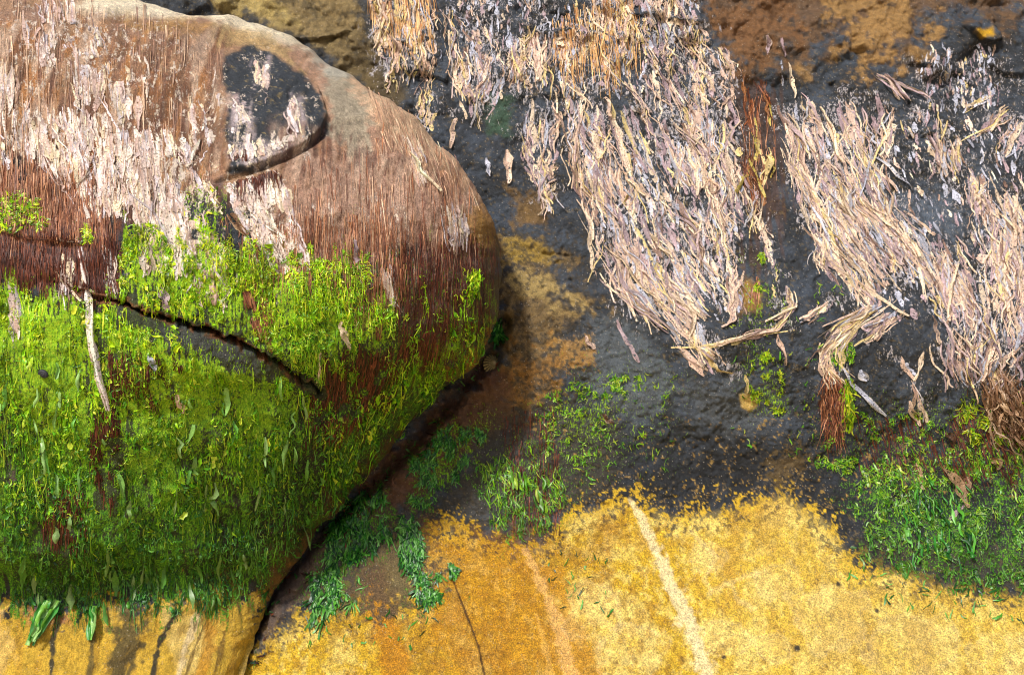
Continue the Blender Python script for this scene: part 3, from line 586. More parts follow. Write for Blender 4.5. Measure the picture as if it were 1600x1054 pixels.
# rusty hair-weed ground on the left and dark gaps
bp([(-300, 220), (60, 240), (140, 280), (190, 350), (180, 480), (60, 440), (-300, 420)], lin(112, 60, 34), 14, 24, .95, nH)
bp([(20, 250), (50, 245), (50, 330), (15, 335)], SLD, 8, 12, .9)
blend(C, front * (V > 215) * (V < 480) * (U < 210) * sstep(.1, .45, fbm(bx * 55, bz * 8, 183, 3)) * .75, lin(160, 88, 40)); blend(C, front * (V > 225) * (V < 480) * (U < 210) * sstep(.2, .5, fbm(bx * 55, bz * 8, 184, 3)) * .8, lin(40, 34, 32))
bp([(-300, 350), (60, 372), (170, 385), (170, 410), (-300, 390)], lin(60, 36, 26), 10, 12, .8)
bp([(380, 290), (700, 300), (780, 380), (780, 500), (740, 570), (640, 580), (600, 480), (440, 400)], lin(150, 106, 84), 18, 34, .55, nH)
bp([(430, 250), (520, 250), (620, 240), (700, 300), (680, 360), (440, 360)], lin(196, 160, 138), 20, 50, .6, nH)
bp([(600, 385), (660, 380), (650, 440), (600, 440)], SLD, 10, 14, .9)
bp([(740, 340), (785, 350), (785, 500), (740, 580), (745, 450)], lin(92, 78, 40), 9, 22, .85)
bp([(715, 330), (770, 320), (778, 350), (760, 400), (735, 370)], lin(168, 122, 46), 8, 20, .7)
# green ground under the weed
bp([(-300, 440), (150, 470), (300, 400), (420, 390), (560, 420), (660, 430), (640, 520), (700, 560), (770, 500), (740, 590), (560, 760), (420, 920), (330, 960), (200, 930), (-300, 930)], lin(62, 72, 24), 12, 30, .8, nH)
blend(C, front * sstep(.1, .5, nS) * (V > 430) * (V < 940) * .35, lin(46, 44, 26))
bp([(180, 482), (330, 528), (400, 560), (430, 590), (390, 588), (300, 552), (190, 498)], lin(74, 76, 80), 12, 30, .7)
dl, t, sg = sdline(uw, vw, crk); blend(C, front * sstep(11, 5, dl) * sstep(.25, .4, t) * sstep(1, .9, t) * sstep(-.3, .3, nB) * .8, lin(140, 84, 48))
bp([(50, 715), (68, 715), (66, 752), (52, 752)], lin(120, 98, 92), 4, 6, .9)
bp([(15, 722), (26, 722), (25, 756), (16, 756)], lin(110, 90, 84), 3, 5, .9)
# golden lower rim and the bare yellow foot
bp([(760, 520), (770, 560), (620, 720), (560, 780), (440, 940), (380, 960), (430, 860), (560, 720)], lin(180, 128, 44), 12, 44, .75, nB * .7 + nC * .5)
foot = [(-400, 925), (40, 945), (100, 962), (180, 940), (240, 945), (300, 930), (350, 900), (400, 930), (440, 1000), (440, 1500), (-400, 1500)]
bp(foot, lin(212, 172, 56), 7, 45, 1, nB * .6 + nC * .5)
inF = sstep(4, -14, sdpoly(U, V, foot))
blend(C, inF * sstep(0, .7, fbm(bx * 18, bz * 7, 160, 4)) * .7, lin(236, 206, 124))
blend(C, inF * sstep(.1, .7, fbm(bx * 40, bz * 9, 161, 4)) * .45, lin(190, 140, 40))
blend(C, inF * sstep(-60, -10, -U) * sstep(0, .5, nA + .3) * .6, lin(246, 206, 120))
for P, wd, c, o in [([(95, 965), (82, 1000), (80, 1060)], [6, 5, 4], lin(74, 66, 44), 1), ([(205, 950), (200, 1000), (180, 1070)], [24, 26, 20], lin(86, 76, 46), .9),
                    ([(140, 960), (145, 1000), (140, 1060)], [5, 5, 6], lin(96, 84, 46), .85), ([(275, 955), (250, 1000), (235, 1070)], [5, 5, 4], lin(66, 58, 38), 1),
                    ([(310, 960), (290, 1010), (275, 1070)], [6, 7, 5], lin(240, 215, 165), .8), ([(325, 965), (305, 1010), (285, 1070)], [2, 2.5, 3], lin(110, 84, 40), .7),
                    ([(350, 990), (345, 1020), (330, 1070)], [4, 5, 6], lin(96, 68, 30), .7), ([(335, 950), (325, 1010), (310, 1070)], [9, 10, 10], lin(214, 154, 44), .7)]:
    streak(C, P, wd, c, o, .7)
bp([(30, 940), (100, 950), (110, 975), (60, 985)], lin(190, 130, 84), 8, 14, .7)
BC = C
fib = sstep(-12, 12, -sdpoly(U, V, [(-400, -300), (250, 15), (345, 70), (345, 280), (440, 270), (510, 240), (560, 110), (800, 320), (800, 560), (600, 600), (-400, 480)]) + 20 * nB)
gn_ = nS * .7 + nB * .4 + nA * .3
GM = np.maximum(soft(gp1, 24, gn_, 60) * .76, soft(gp2, 24, gn_, 85) * .74)
GM = np.maximum(GM, soft([(-200, 300), (60, 305), (70, 360), (-200, 365)], 10, gn_, 26) * .5)
GM = np.maximum(GM, soft([(270, 285), (350, 290), (350, 380), (280, 370)], 12, gn_, 30) * .3)
GM = np.maximum(GM, soft([(560, 400), (770, 380), (770, 520), (560, 620)], 20, gn_, 40) * .4)
for P, k_ in [([(185, 484), (330, 530), (420, 575), (405, 588), (300, 550), (200, 500)], .5), ([(630, 400), (780, 370), (770, 480), (640, 570), (600, 520)], .4), ([(150, 540), (200, 540), (190, 790), (150, 790)], .45),
              ([(460, 560), (680, 520), (600, 640), (480, 660)], .3), ([(380, 440), (412, 450), (425, 540), (400, 530)], .6), ([(60, 760), (140, 770), (130, 860), (80, 850)], .4)]:
    GM *= 1 - k_ * soft(P, 12, gn_, 24)
GM *= 1 + .3 * nS + .3 * nB - .35 * sstep(.1, .6, fbm(bx * 16, bz * 6, 170, 3))
dl = sdline(uw, vw, crk)[0]; GM *= 1 - sstep(12, 4, dl) * (U > 150) * .8
FM = np.zeros(U.shape)
for lab, l, rr_, dn, kw in B_:
    FM = np.maximum(FM, soft(list(l) + list(rr_)[::-1], 16, gn_, 26) * min(.42, .20 + .18 * dn))
FM = np.maximum(FM, soft([(-200, 20), (260, 20), (345, 120), (350, 300), (200, 330), (-200, 250)], 20, gn_, 30) * .2)
FM = np.maximum(FM, soft([(380, 330), (640, 300), (640, 470), (400, 470)], 20, gn_, 30) * .2)
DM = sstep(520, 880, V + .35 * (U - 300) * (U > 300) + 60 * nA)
dk = soft([(440, 640), (600, 580), (740, 570), (700, 660), (560, 800), (450, 920), (370, 950), (310, 900), (380, 760)], 45, gn_, 50)  # lower right underside: darker growth, with its shade partly painted into the pigment
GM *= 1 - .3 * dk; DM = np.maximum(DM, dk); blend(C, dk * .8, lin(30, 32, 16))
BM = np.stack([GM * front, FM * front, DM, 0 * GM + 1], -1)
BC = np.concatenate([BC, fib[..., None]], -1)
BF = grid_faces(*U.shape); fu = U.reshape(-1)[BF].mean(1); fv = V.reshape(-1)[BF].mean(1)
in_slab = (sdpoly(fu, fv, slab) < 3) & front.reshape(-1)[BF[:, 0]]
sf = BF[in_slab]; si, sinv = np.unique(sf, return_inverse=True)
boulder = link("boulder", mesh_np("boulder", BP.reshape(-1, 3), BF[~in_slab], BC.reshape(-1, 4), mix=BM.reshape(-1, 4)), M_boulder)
tag(boulder, "big rounded weed covered boulder with a crack, leaning on the rock face", "boulder")
slab_o = link("rock_slab", mesh_np("rock_slab", BP.reshape(-1, 3)[si], sinv.reshape(-1, 4), BC.reshape(-1, 4)[si], mix=BM.reshape(-1, 4)[si]), M_boulder, boulder)
tag(slab_o, "raised dark slab with pale weed film")
wallo = link("rock_face", mesh_np("rock_face", WP.reshape(-1, 3), grid_faces(*X.shape)[:, ::-1], WC.reshape(-1, 4), mix=WM.reshape(-1, 4)), M_rock)
tag(wallo, "dark rock face above a band of yellow sandstone", "rock", kind="structure")

# sandy ground in front, below the picture
m, t_, b_ = nodes("sand"); b_.inputs["Base Color"].default_value = (.42, .33, .2, 1); b_.inputs["Roughness"].default_value = .9
nz = N(t_, "ShaderNodeTexNoise", Scale=40.0, Detail=6.0); bu = N(t_, "ShaderNodeBump", Strength=.5, Distance=.02)
t_.links.new(nz.outputs["Fac"], bu.inputs["Height"]); t_.links.new(bu.outputs[0], b_.inputs["Normal"])
g = 400.0
ground = link("ground", mesh_np("ground", np.array([(-g, -g, 0), (g, -g, 0), (g, g, 0), (-g, g, 0)]), np.array([[0, 1, 2, 3]])), m)
tag(ground, "sandy beach in front of the rocks", "ground", kind="structure")

# ------------------------------------------------------------------ depth maps: where on the rock a spot of the survey grid lies
class Surf:
    u0, v0, st = -130, -130, 2.0; W, Hh = 930, 660
    def __init__(self, P):
        P = P.reshape(-1, 3); u, v = project(P); d = P[:, 1] - CAM[1]
        i = np.round((u - self.u0) / self.st).astype(int); j = np.round((v - self.v0) / self.st).astype(int)
        ok = (i >= 0) & (i < self.W) & (j >= 0) & (j < self.Hh)
        i, j, d = i[ok], j[ok], d[ok]; o = np.argsort(-d)
        M = np.full((self.Hh, self.W), np.nan); M[j[o], i[o]] = d[o]
        for _ in range(4): M = self.fill(M)
        self.M = M; B = M.copy()
        for _ in range(3):
            s = np.zeros_like(B); c = np.zeros_like(B)
            Q = np.pad(B, 1, constant_values=np.nan)
            for a in range(3):
                for b in range(3):
                    q = Q[a:a + self.Hh, b:b + self.W]; okq = ~np.isnan(q); s += np.where(okq, q, 0); c += okq
            B = np.where(np.isnan(M), np.nan, s / np.maximum(c, 1))
        self.B = B
    def fill(self, M):
        Q = np.pad(M, 1, constant_values=np.nan); s = np.zeros_like(M); c = np.zeros_like(M)
        for a in range(3):
            for b in range(3):
                q = Q[a:a + self.Hh, b:b + self.W]; okq = ~np.isnan(q); s += np.where(okq, q, 0); c += okq
        return np.where(np.isnan(M) & (c > 1), s / np.maximum(c, 1), M)
    def depth(self, u, v, M):
        x = np.clip((u - self.u0) / self.st, 0, self.W - 1.01); y = np.clip((v - self.v0) / self.st, 0, self.Hh - 1.01)
        i = x.astype(int); j = y.astype(int); fx = x - i; fy = y - j
        return (M[j, i] * (1 - fx) + M[j, i + 1] * fx) * (1 - fy) + (M[j + 1, i] * (1 - fx) + M[j + 1, i + 1] * fx) * fy
    def pt(self, u, v, M):
        d = self.depth(u, v, M)
        return np.stack([(u - 800) / K * d, CAM[1] + d, CAM[2] - (v - 527) / K * d], -1)
    def __call__(self, u, v):
        u = np.asarray(u, float); v = np.asarray(v, float)
        e = 4.0
        n = np.cross(self.pt(u + e, v, self.B) - self.pt(u - e, v, self.B), self.pt(u, v + e, self.B) - self.pt(u, v - e, self.B))
        n /= np.linalg.norm(n, axis=-1, keepdims=True) + 1e-12
        n = np.where(n[..., 1:2] > 0, -n, n)
        return self.pt(u, v, self.B), n
SB = Surf(BP); SW = Surf(WP)

# ------------------------------------------------------------------ ribbons lying on the rock
def ribbons(surf, cu, cv, width, col, lift=(.001, .004), twist=.5, curl=.25, k=3, edge=None, tip=None, ragged=.25, profile='leaf', waves=0.0):
    """cu, cv [n, s] centre lines; width [n] in metres; col [n, 3] pigment; returns verts, faces, colours."""
    n, s = cu.shape
    P, Nn = surf(cu, cv)
    ok = ~np.isnan(P).any((1, 2)) & ~np.isnan(Nn).any((1, 2))
    cu, cv, width, col, P, Nn = cu[ok], cv[ok], width[ok], col[ok], P[ok], Nn[ok]
    lf = np.asarray(lift)
    n = len(cu)
    if n == 0: return np.zeros((0, 3)), np.zeros((0, 4), int), np.zeros((0, 3))
    t = np.linspace(0, 1, s)[None]
    l0 = rng.uniform(lf[0], lf[1], (n, 1)); a1 = rng.uniform(0, 6.28, (n, 1)); f1 = rng.uniform(2, 9, (n, 1))
    off = l0 * (.6 + .7 * t + .5 * np.sin(f1 * t + a1)) + .0006
    P = P + Nn * off[..., None]
    T = np.gradient(P, axis=1); T /= np.linalg.norm(T, axis=-1, keepdims=True) + 1e-12
    side = np.cross(Nn, T); side /= np.linalg.norm(side, axis=-1, keepdims=True) + 1e-12
    tw = twist * (rng.normal(0, .6, (n, 1)) + np.sin(rng.uniform(1, 7, (n, 1)) * t + rng.uniform(0, 6.28, (n, 1))) * .8)
    sd_ = side * np.cos(tw)[..., None] + Nn * np.sin(tw)[..., None]
    nn_ = Nn * np.cos(tw)[..., None] - side * np.sin(tw)[..., None]
    if profile == 'leaf':
        wp = np.clip(np.sin(np.pi * np.clip(t * .93 + .035, 0, 1)) ** .55, .05, 1)
    elif profile == 'hair': wp = 1 - .7 * t + 0 * t
    else: wp = .35 + .65 * np.sin(np.pi * np.clip(t * .8 + .05, 0, 1)) ** .7
    sw = lambda fa, fb: np.sin(rng.uniform(fa, fb, (n, 1)) * t + rng.uniform(0, 6.28, (n, 1)))
    wp = wp * (1 + ragged * (.7 * sw(3, 9) + .5 * sw(8, 18)))
    wd = width[:, None] * wp * .5
    a = np.linspace(-1, 1, k)
    lat = (a[None, None] * wd[..., None])
    if ragged and k > 2: lat = lat + (wd * ragged * .6 * sw(6, 16))[..., None] * (a > .9) + (wd * ragged * .6 * sw(6, 16))[..., None] * (a < -.9)
    cur = rng.normal(0, curl, (n, 1, 1)) * wd[..., None] * (a ** 2)[None, None] * 1.6
    if waves: cur = cur + waves * wd[..., None] * np.stack([sw(4, 14) for _ in range(k)], -1)
    Q = P[:, :, None] + sd_[:, :, None] * lat[..., None] + nn_[:, :, None] * cur[..., None]
    Cc = np.repeat(np.repeat(col[:, None, None, :], s, 1), k, 2).astype(float)
    Cc *= (1 + .16 * (sw(2, 8) + .6 * sw(6, 20)))[..., None, None]
    if edge is not None and k > 2:
        em = (np.abs(a) > .9)[None, None, :, None] * (rng.uniform(0, .75, (n, 1)) * (.6 + .4 * sw(2, 9)))[..., None, None]
        Cc = Cc * (1 - em) + np.asarray(edge) * em
    if tip is not None:
        tm = (np.clip(t - .55, 0, 1) * 1.6)[..., None, None] * rng.uniform(0, 1, (n, 1, 1, 1)); Cc = Cc * (1 - tm) + np.asarray(tip) * tm
    idx = np.arange(n * s * k).reshape(n, s, k)
    F = np.stack([idx[:, :-1, :-1], idx[:, :-1, 1:], idx[:, 1:, 1:], idx[:, 1:, :-1]], -1).reshape(-1, 4)
    return Q.reshape(-1, 3), F, np.clip(Cc, .004, .9).reshape(-1, 3)

def join(parts):
    V_, F_, C_, o = [], [], [], 0
    for v, f, c in parts:
        V_.append(v); F_.append(f + o); C_.append(c); o += len(v)
    return np.concatenate(V_), np.concatenate(F_), np.concatenate(C_)

def resample(P, q):                   # polyline at fractions q (may run past the ends)
    P = np.array(P, float); L = np.r_[0, np.cumsum(np.hypot(*np.diff(P, axis=0).T))]; L /= L[-1]
    x = np.interp(q, L, P[:, 0]); y = np.interp(q, L, P[:, 1])
    for c, e0, e1 in ((q < 0, 0, 1), (q > 1, -1, -2)):
        dx = P[e1] - P[e0]; dl = abs(L[e1] - L[e0]); s_ = np.where(e0 == 0, q, 1 - q)
        x = np.where(c, P[e0, 0] + dx[0] / dl * s_, x); y = np.where(c, P[e0, 1] + dx[1] / dl * s_, y)
    return x, y

PALE = [lin(238, 214, 186), lin(224, 192, 172), lin(176, 152, 158), lin(188, 190, 206), lin(228, 204, 140), lin(142, 112, 98)]
PW = dict(pale=[.27, .27, .2, .13, .07, .06], cream=[.4, .2, .06, .1, .2, .04], mauve=[.18, .3, .3, .1, .04, .08], blue=[.1, .12, .28, .46, .02, .02],
          warm=[.22, .28, .05, .05, .22, .18])
EDGE = lin(240, 216, 174)
def palette(style, n):
    if style == 'orange': B = np.array([lin(188, 128, 70), lin(168, 108, 58), lin(206, 156, 96)]); p = [.4, .4, .2]
    elif style == 'brown': B = np.array([lin(140, 104, 76), lin(172, 138, 106), lin(96, 66, 46), lin(196, 166, 132)]); p = [.3, .3, .2, .2]
    elif style == 'rust': B = np.array([lin(132, 74, 40), lin(96, 52, 32), lin(160, 104, 56)]); p = [.4, .4, .2]
    elif style == 'film': B = np.array([lin(242, 226, 212), lin(232, 208, 200), lin(218, 206, 210), lin(240, 220, 186), lin(204, 174, 162)]); p = [.26, .22, .18, .14, .2]
    elif style == 'yellow': B = np.array([lin(214, 192, 100), lin(226, 200, 140), lin(176, 168, 60)]); p = [.4, .4, .2]
    else: B = np.array(PALE); p = PW[style]
    c = B[rng.choice(len(B), n, p=np.array(p) / sum(p))]
    return c * rng.uniform(.66, 1.12, (n, 1))

def clump(surf, left, right, dens, style='pale', len_px=(18, 62), w_px=(.9, 3.6), spread=6.0, film=.5, lift=(.0006, .005), conv=.45, gap=.0, film_w=(4, 10), film_style=None):
    """locks of weed between two guide lines"""
    LP, RP = np.array(left, float), np.array(right, float)
    q = np.linspace(0, 1, 12); lx, ly = resample(LP, q); rx, ry = resample(RP, q)
    mid = np.hypot(np.diff((lx + rx) / 2), np.diff((ly + ry) / 2)).sum(); wid = max(np.hypot(lx - rx, ly - ry).mean(), 3)
    nl = max(2, int(mid * wid * dens / 600.0))
    out = []
    m = 5; s = 12
    n = nl * m
    a0 = np.repeat(rng.uniform(0, 1, nl), m); Ls = np.minimum(np.repeat(rng.uniform(*len_px, nl), m) * rng.uniform(.6, 1.25, n), mid * 1.05)
    off = rng.uniform(0, 99); gap = gap - (.26 if wid < 80 else 0)
    st = np.repeat(rng.uniform(-.06, 1.02, nl), m) * np.maximum(mid - Ls * .75, 0) + np.repeat(rng.normal(0, 11, nl), m) + rng.normal(0, 6, n)
    def keep(a_, s_): return vn(a_ * wid / 13 + off, s_ / 55 + off, 301) + .5 * vn(a_ * wid / 6 + off, s_ / 26, 302) > .2 + gap + .75 * np.abs(2 * a_ - 1) ** 5
    kp = keep(a0, st + Ls * .4) | (rng.random(n) < .16)
    a0, Ls, st = a0[kp], Ls[kp], st[kp]; n = len(a0)
    t = np.linspace(0, 1, s)[None]
    qq = (st[:, None] + t * Ls[:, None]) / mid
    da = rng.normal(0, spread, n)[:, None] * (1 - conv * t)
    lx, ly = resample(LP, qq); rx, ry = resample(RP, qq)
    a = a0[:, None] * 1.06 - .03 + rng.normal(0, .012, (n, 1)) + 4.0 / wid * vn(qq * mid / 30, a0[:, None] * wid / 20 + off, 303)
    da = da + (rng.normal(0, .27, (n, 1)) * Ls[:, None]) * (t - .3)
    cu = lx * (1 - a) + rx * a + da; cv = ly * (1 - a) + ry * a
    wob = rng.normal(0, 2.9, (n, 1)) * np.sin(rng.uniform(2, 6, (n, 1)) * t + rng.uniform(0, 6.28, (n, 1))) + 1.2 * rng.normal(0, 1, (n, 1)) * np.sin(14 * t + rng.uniform(0, 6, (n, 1)))
    cu = cu + wob
    wd = rng.gamma(2.2, (w_px[1] - w_px[0]) / 3, n) + w_px[0]
    out.append(ribbons(surf, cu, cv, wd * .0015, palette(style, n), lift, .6, .6, 3, EDGE if style in PW else None, None, .16, 'strap', .22))
    nf = int(nl * film * 3)
    if nf:                            # broad flat films stuck to the stone beneath the locks
        t = np.linspace(0, 1, 10)[None]
        Ls = np.minimum(rng.uniform(len_px[0] * .7, len_px[1] * .95, nf), mid)
        st = rng.uniform(-.04, 1.0, nf) * np.maximum(mid - Ls * .8, 0); qq = (st[:, None] + t * Ls[:, None]) / mid
        a = rng.uniform(0, 1, (nf, 1)); kf = keep(a[:, 0], st + Ls * .4) | (rng.random(nf) < .35); a, qq, Ls = a[kf], qq[kf], Ls[kf]; nf = len(a); lx, ly = resample(LP, qq); rx, ry = resample(RP, qq)
        cu = lx * (1 - a) + rx * a + rng.normal(0, 2, (nf, 1)) * np.sin(5 * t + rng.uniform(0, 6, (nf, 1))); cv = ly * (1 - a) + ry * a
        out.append(ribbons(surf, cu, cv, rng.uniform(*film_w, nf) * .0015, palette(film_style or ('mauve' if style in ('pale', 'cream', 'mauve') else style), nf) * .95, (.0003, .0012), .06, .15, 4, EDGE if film_style else None, None, .35, 'leaf', .12))
    return join(out)

def weed(name, label, cat, surf, left, right, dens=1.0, style='pale', group=None, mat=None, extra=None, **kw):
    parts = [clump(surf, left, right, dens, style, **kw)]
    if extra: parts += extra
    v, f, c = join(parts)
    if len(v) == 0: print("EMPTY", label); return None
    base = v.min(0) * .5 + v.max(0) * .5; base[2] = v[:, 2].max()
    o = link(name, mesh_np(name, v - base, f, c), mat or M_dry); o.location = base
    return tag(o, label, cat, group)

G_W = "dried seaweed hanging on the rock face"
for lab, l, r, dn, stl, kw in W:
    weed("dried_seaweed", lab, "seaweed", SW, l, r, dn, stl, G_W, **kw)

# single blades stuck on the face: label, centre line, width px, style
def blade(label, surf, P, wpx, style, k=5, group=None, name="seaweed_blade", lift=(.001, .004), n=1, spread=2.0):
    q = np.linspace(0, 1, 16)[None]; cs_, cv_ = resample(P, np.repeat(q, n, 0))
    cs_ = cs_ + rng.normal(0, spread if n > 1 else 0, (n, 1)) + .8 * np.sin(9 * q + rng.uniform(0, 6, (n, 1)))
    v, f, c = ribbons(surf, cs_, cv_, np.full(n, wpx * .0015), palette(style, n), lift, .35, .4, k, EDGE, None, .3, 'leaf', .35)
    if len(v) == 0: print("EMPTY", label); return
    base = v.mean(0); o = link(name, mesh_np(name, v - base, f, c), M_dry); o.location = base
    return tag(o, label, "seaweed", group)
GB = "single dried blades on the dark rock"
for a in [("short pale blade on slate, left one of the pair under the ragged curtain", [(760, 246), (762, 262), (765, 276)], 7, 'blue'),
          ("thick pale blade on slate, right one of the pair under the ragged curtain", [(790, 234), (794, 260), (794, 288)], 13, 'pale'),
          ("lone pale blade just above the boulder's right shoulder", [(712, 185), (708, 205), (706, 232)], 10, 'pale'),
          ("twisted brown edged blade alone below the slanting curtain", [(963, 500), (975, 525), (987, 545), (1000, 566)], 9, 'mauve'),
          ("short mauve blade beside the orange rock spot", [(914, 524), (917, 536), (930, 546)], 10, 'mauve'),
          ("translucent bluish blade hanging below the hooked tail", [(1318, 575), (1332, 600), (1360, 625), (1384, 650)], 9, 'blue'),
          ("pinkish blade on brown rock, left one under the top right ochre", [(1199, 55), (1202, 70), (1197, 86)], 10, 'mauve'),
          ("thin bluish blade on brown rock beside the pinkish one", [(1220, 58), (1223, 72), (1225, 90)], 5, 'blue'),
          ("long grey blade above the broad weed curtain", [(1220, 95), (1222, 115), (1224, 135)], 10, 'blue'),
          ("cream blade hanging from grey blade to the broad curtain", [(1230, 100), (1236, 130), (1240, 155)], 9, 'cream'),
          ("brown curled blade lying on green weed at lower right", [(1473, 732), (1490, 750), (1502, 770), (1512, 795)], 15, 'brown'),
          ("thin brown blade under the curled one, pointing down left", [(1506, 790), (1495, 800), (1482, 812)], 7, 'mauve'),
          ("broad brown crumpled blade beside the curled one", [(1500, 742), (1512, 755), (1508, 770)], 17, 'brown'),
          ("brown blade at the top of the lower right green weed", [(1432, 722), (1436, 740), (1442, 765)], 9, 'brown'),
          ("dusky blade on dark rock left of the brown tangle", [(1492, 640), (1505, 660), (1518, 682)], 10, 'brown'),
          ("slim translucent blade hanging from the sideways strand", [(1214, 520), (1220, 545), (1228, 570)], 8, 'blue'),
          ("bluish blade scrap left of the sideways strand's hook", [(1142, 470), (1146, 500), (1128, 512)], 10, 'mauve'),
          ("yellow tipped hooked blade at the slanting curtain's lowest end", [(1098, 540), (1110, 565), (1120, 578), (1143, 582)], 10, 'yellow'),
          ("short blue grey scrap above the round yellow scar", [(1166, 585), (1167, 600), (1166, 614)], 7, 'blue'),
          ("bluish scrap right of the translucent hanging blade", [(1343, 578), (1350, 588), (1356, 594)], 13, 'blue'),
          ("scrap of blade beside the v shaped lock, lower left", [(1420, 625), (1428, 645), (1438, 665)], 10, 'mauve'),
          ("upright tan blade forming the right arm of the v shaped lock", [(1442, 548), (1436, 572), (1428, 595)], 8, 'warm'),
          ("small brown blade on the dark band, right", [(1476, 675), (1485, 685), (1492, 694)], 10, 'brown'),
          ("curled olive blade on dark rock left of centre green weed", [(940, 645), (948, 655), (958, 660)], 10, 'brown'),
          ("brown blade at far right among the low green weed", [(1545, 715), (1555, 725), (1562, 732)], 14, 'brown'),
          ("thin pale blade in the patch of slate below the pink tuft", [(1545, 268), (1556, 300), (1566, 330)], 6, 'pale'),
          ("left pale blade on the bare slate right of the forked tongue", [(1533, 232), (1536, 245), (1532, 258)], 6, 'blue'),
          ("small orange brown blade on slate above the pink sheet", [(1432, 290), (1436, 300), (1438, 308)], 7, 'warm'),
          ]:
    blade(a[0], SW, a[1], a[2], a[3], group=GB)
o = blade("pinkish tangled stalks hanging from a hollow in the upper right rock", SW, [(1376, 118), (1390, 128), (1402, 145), (1412, 158)], 5, 'mauve', n=9, spread=5, name="dried_seaweed", lift=(.004, .012))
o = blade("thin stalk reaching right from the tangled stalks to bluish scraps", SW, [(1380, 118), (1410, 132), (1440, 145), (1455, 158)], 4, 'cream', n=3, spread=2, name="dried_seaweed", lift=(.003, .01))

# faint salt film scraps on the upper right slate (countless flecks)
def scatter(P, n, surf, flow, len_px, w_px, style=None, cols=None, lift=(.0004, .002), twist=.2, k=2, s=5, wob=1.5, mask=None, jag=0, mat=None, prof='leaf', ragged=.3, curl=.2, angj=.15, tip=None, hue=.15):
    P = np.array(P, float); lo, hi = P.min(0), P.max(0)
    u = rng.uniform(lo[0], hi[0], n * 4); v = rng.uniform(lo[1], hi[1], n * 4)
    ok = sdpoly(u, v, P) + 13 * vn(u / 21, v / 25, 91) + 11 * vn(u / 7, v / 11, 92) + jag * (vn(u / 15, v / 110, 93) + .6 * vn(u / 6, v / 70, 94)) < 0
    if mask is not None: ok &= mask(u, v)
    u, v = u[ok][:n], v[ok][:n]; n = len(u)
    if n == 0: return np.zeros((0, 3)), np.zeros((0, 4), int), np.zeros((0, 3))
    L = rng.uniform(*len_px, n); ang = flow(u, v) + rng.normal(0, angj, n)
    t = np.linspace(0, 1, s)[None]; dx, dy = np.sin(ang)[:, None], np.cos(ang)[:, None]
    wb = wob * np.sin(rng.uniform(2, 8, (n, 1)) * t + rng.uniform(0, 6.28, (n, 1))) * rng.uniform(.2, 1, (n, 1))
    cu = u[:, None] + dx * L[:, None] * (t - .3) + dy * wb; cv = v[:, None] + dy * L[:, None] * (t - .3) - dx * wb
    if cols is not None:
        c = cols(u, v)
    else: c = palette(style, n)
    c = c * rng.uniform(1 - hue, 1 + hue, (n, 1))
    wd = (rng.gamma(2, (w_px[1] - w_px[0]) / 3, n) + w_px[0]) * .0015
    return ribbons(surf, cu, cv, wd, c, lift, twist, curl, k, None, tip, ragged, prof)

down = lambda u, v: 0 * u
def stuff(name, label, cat, parts, mat):
    v, f, c = join(parts); o = link(name, mesh_np(name, v, f, c), mat); return tag(o, label, cat, kind="stuff")
stuff("seaweed_flecks", "small bleached flecks of weed film stuck to the slate", "seaweed flecks", [
    scatter([(1440, 70), (1560, 80), (1560, 160), (1440, 190)], 150, SW, down, (6, 22), (2, 5), 'blue', k=3),
    scatter([(690, -10), (1100, -10), (1110, 120), (850, 150), (690, 60)], 260, SW, down, (6, 24), (2, 5), 'blue', k=3),
    scatter([(880, 200), (1160, 200), (1160, 500), (980, 480)], 200, SW, lambda u, v: 0 * u + .3, (8, 26), (2, 6), 'blue', k=3),
    scatter([(1240, 200), (1600, 180), (1600, 540), (1330, 480)], 300, SW, lambda u, v: 0 * u + .35, (8, 26), (2, 6), 'blue', k=3)], M_dry)

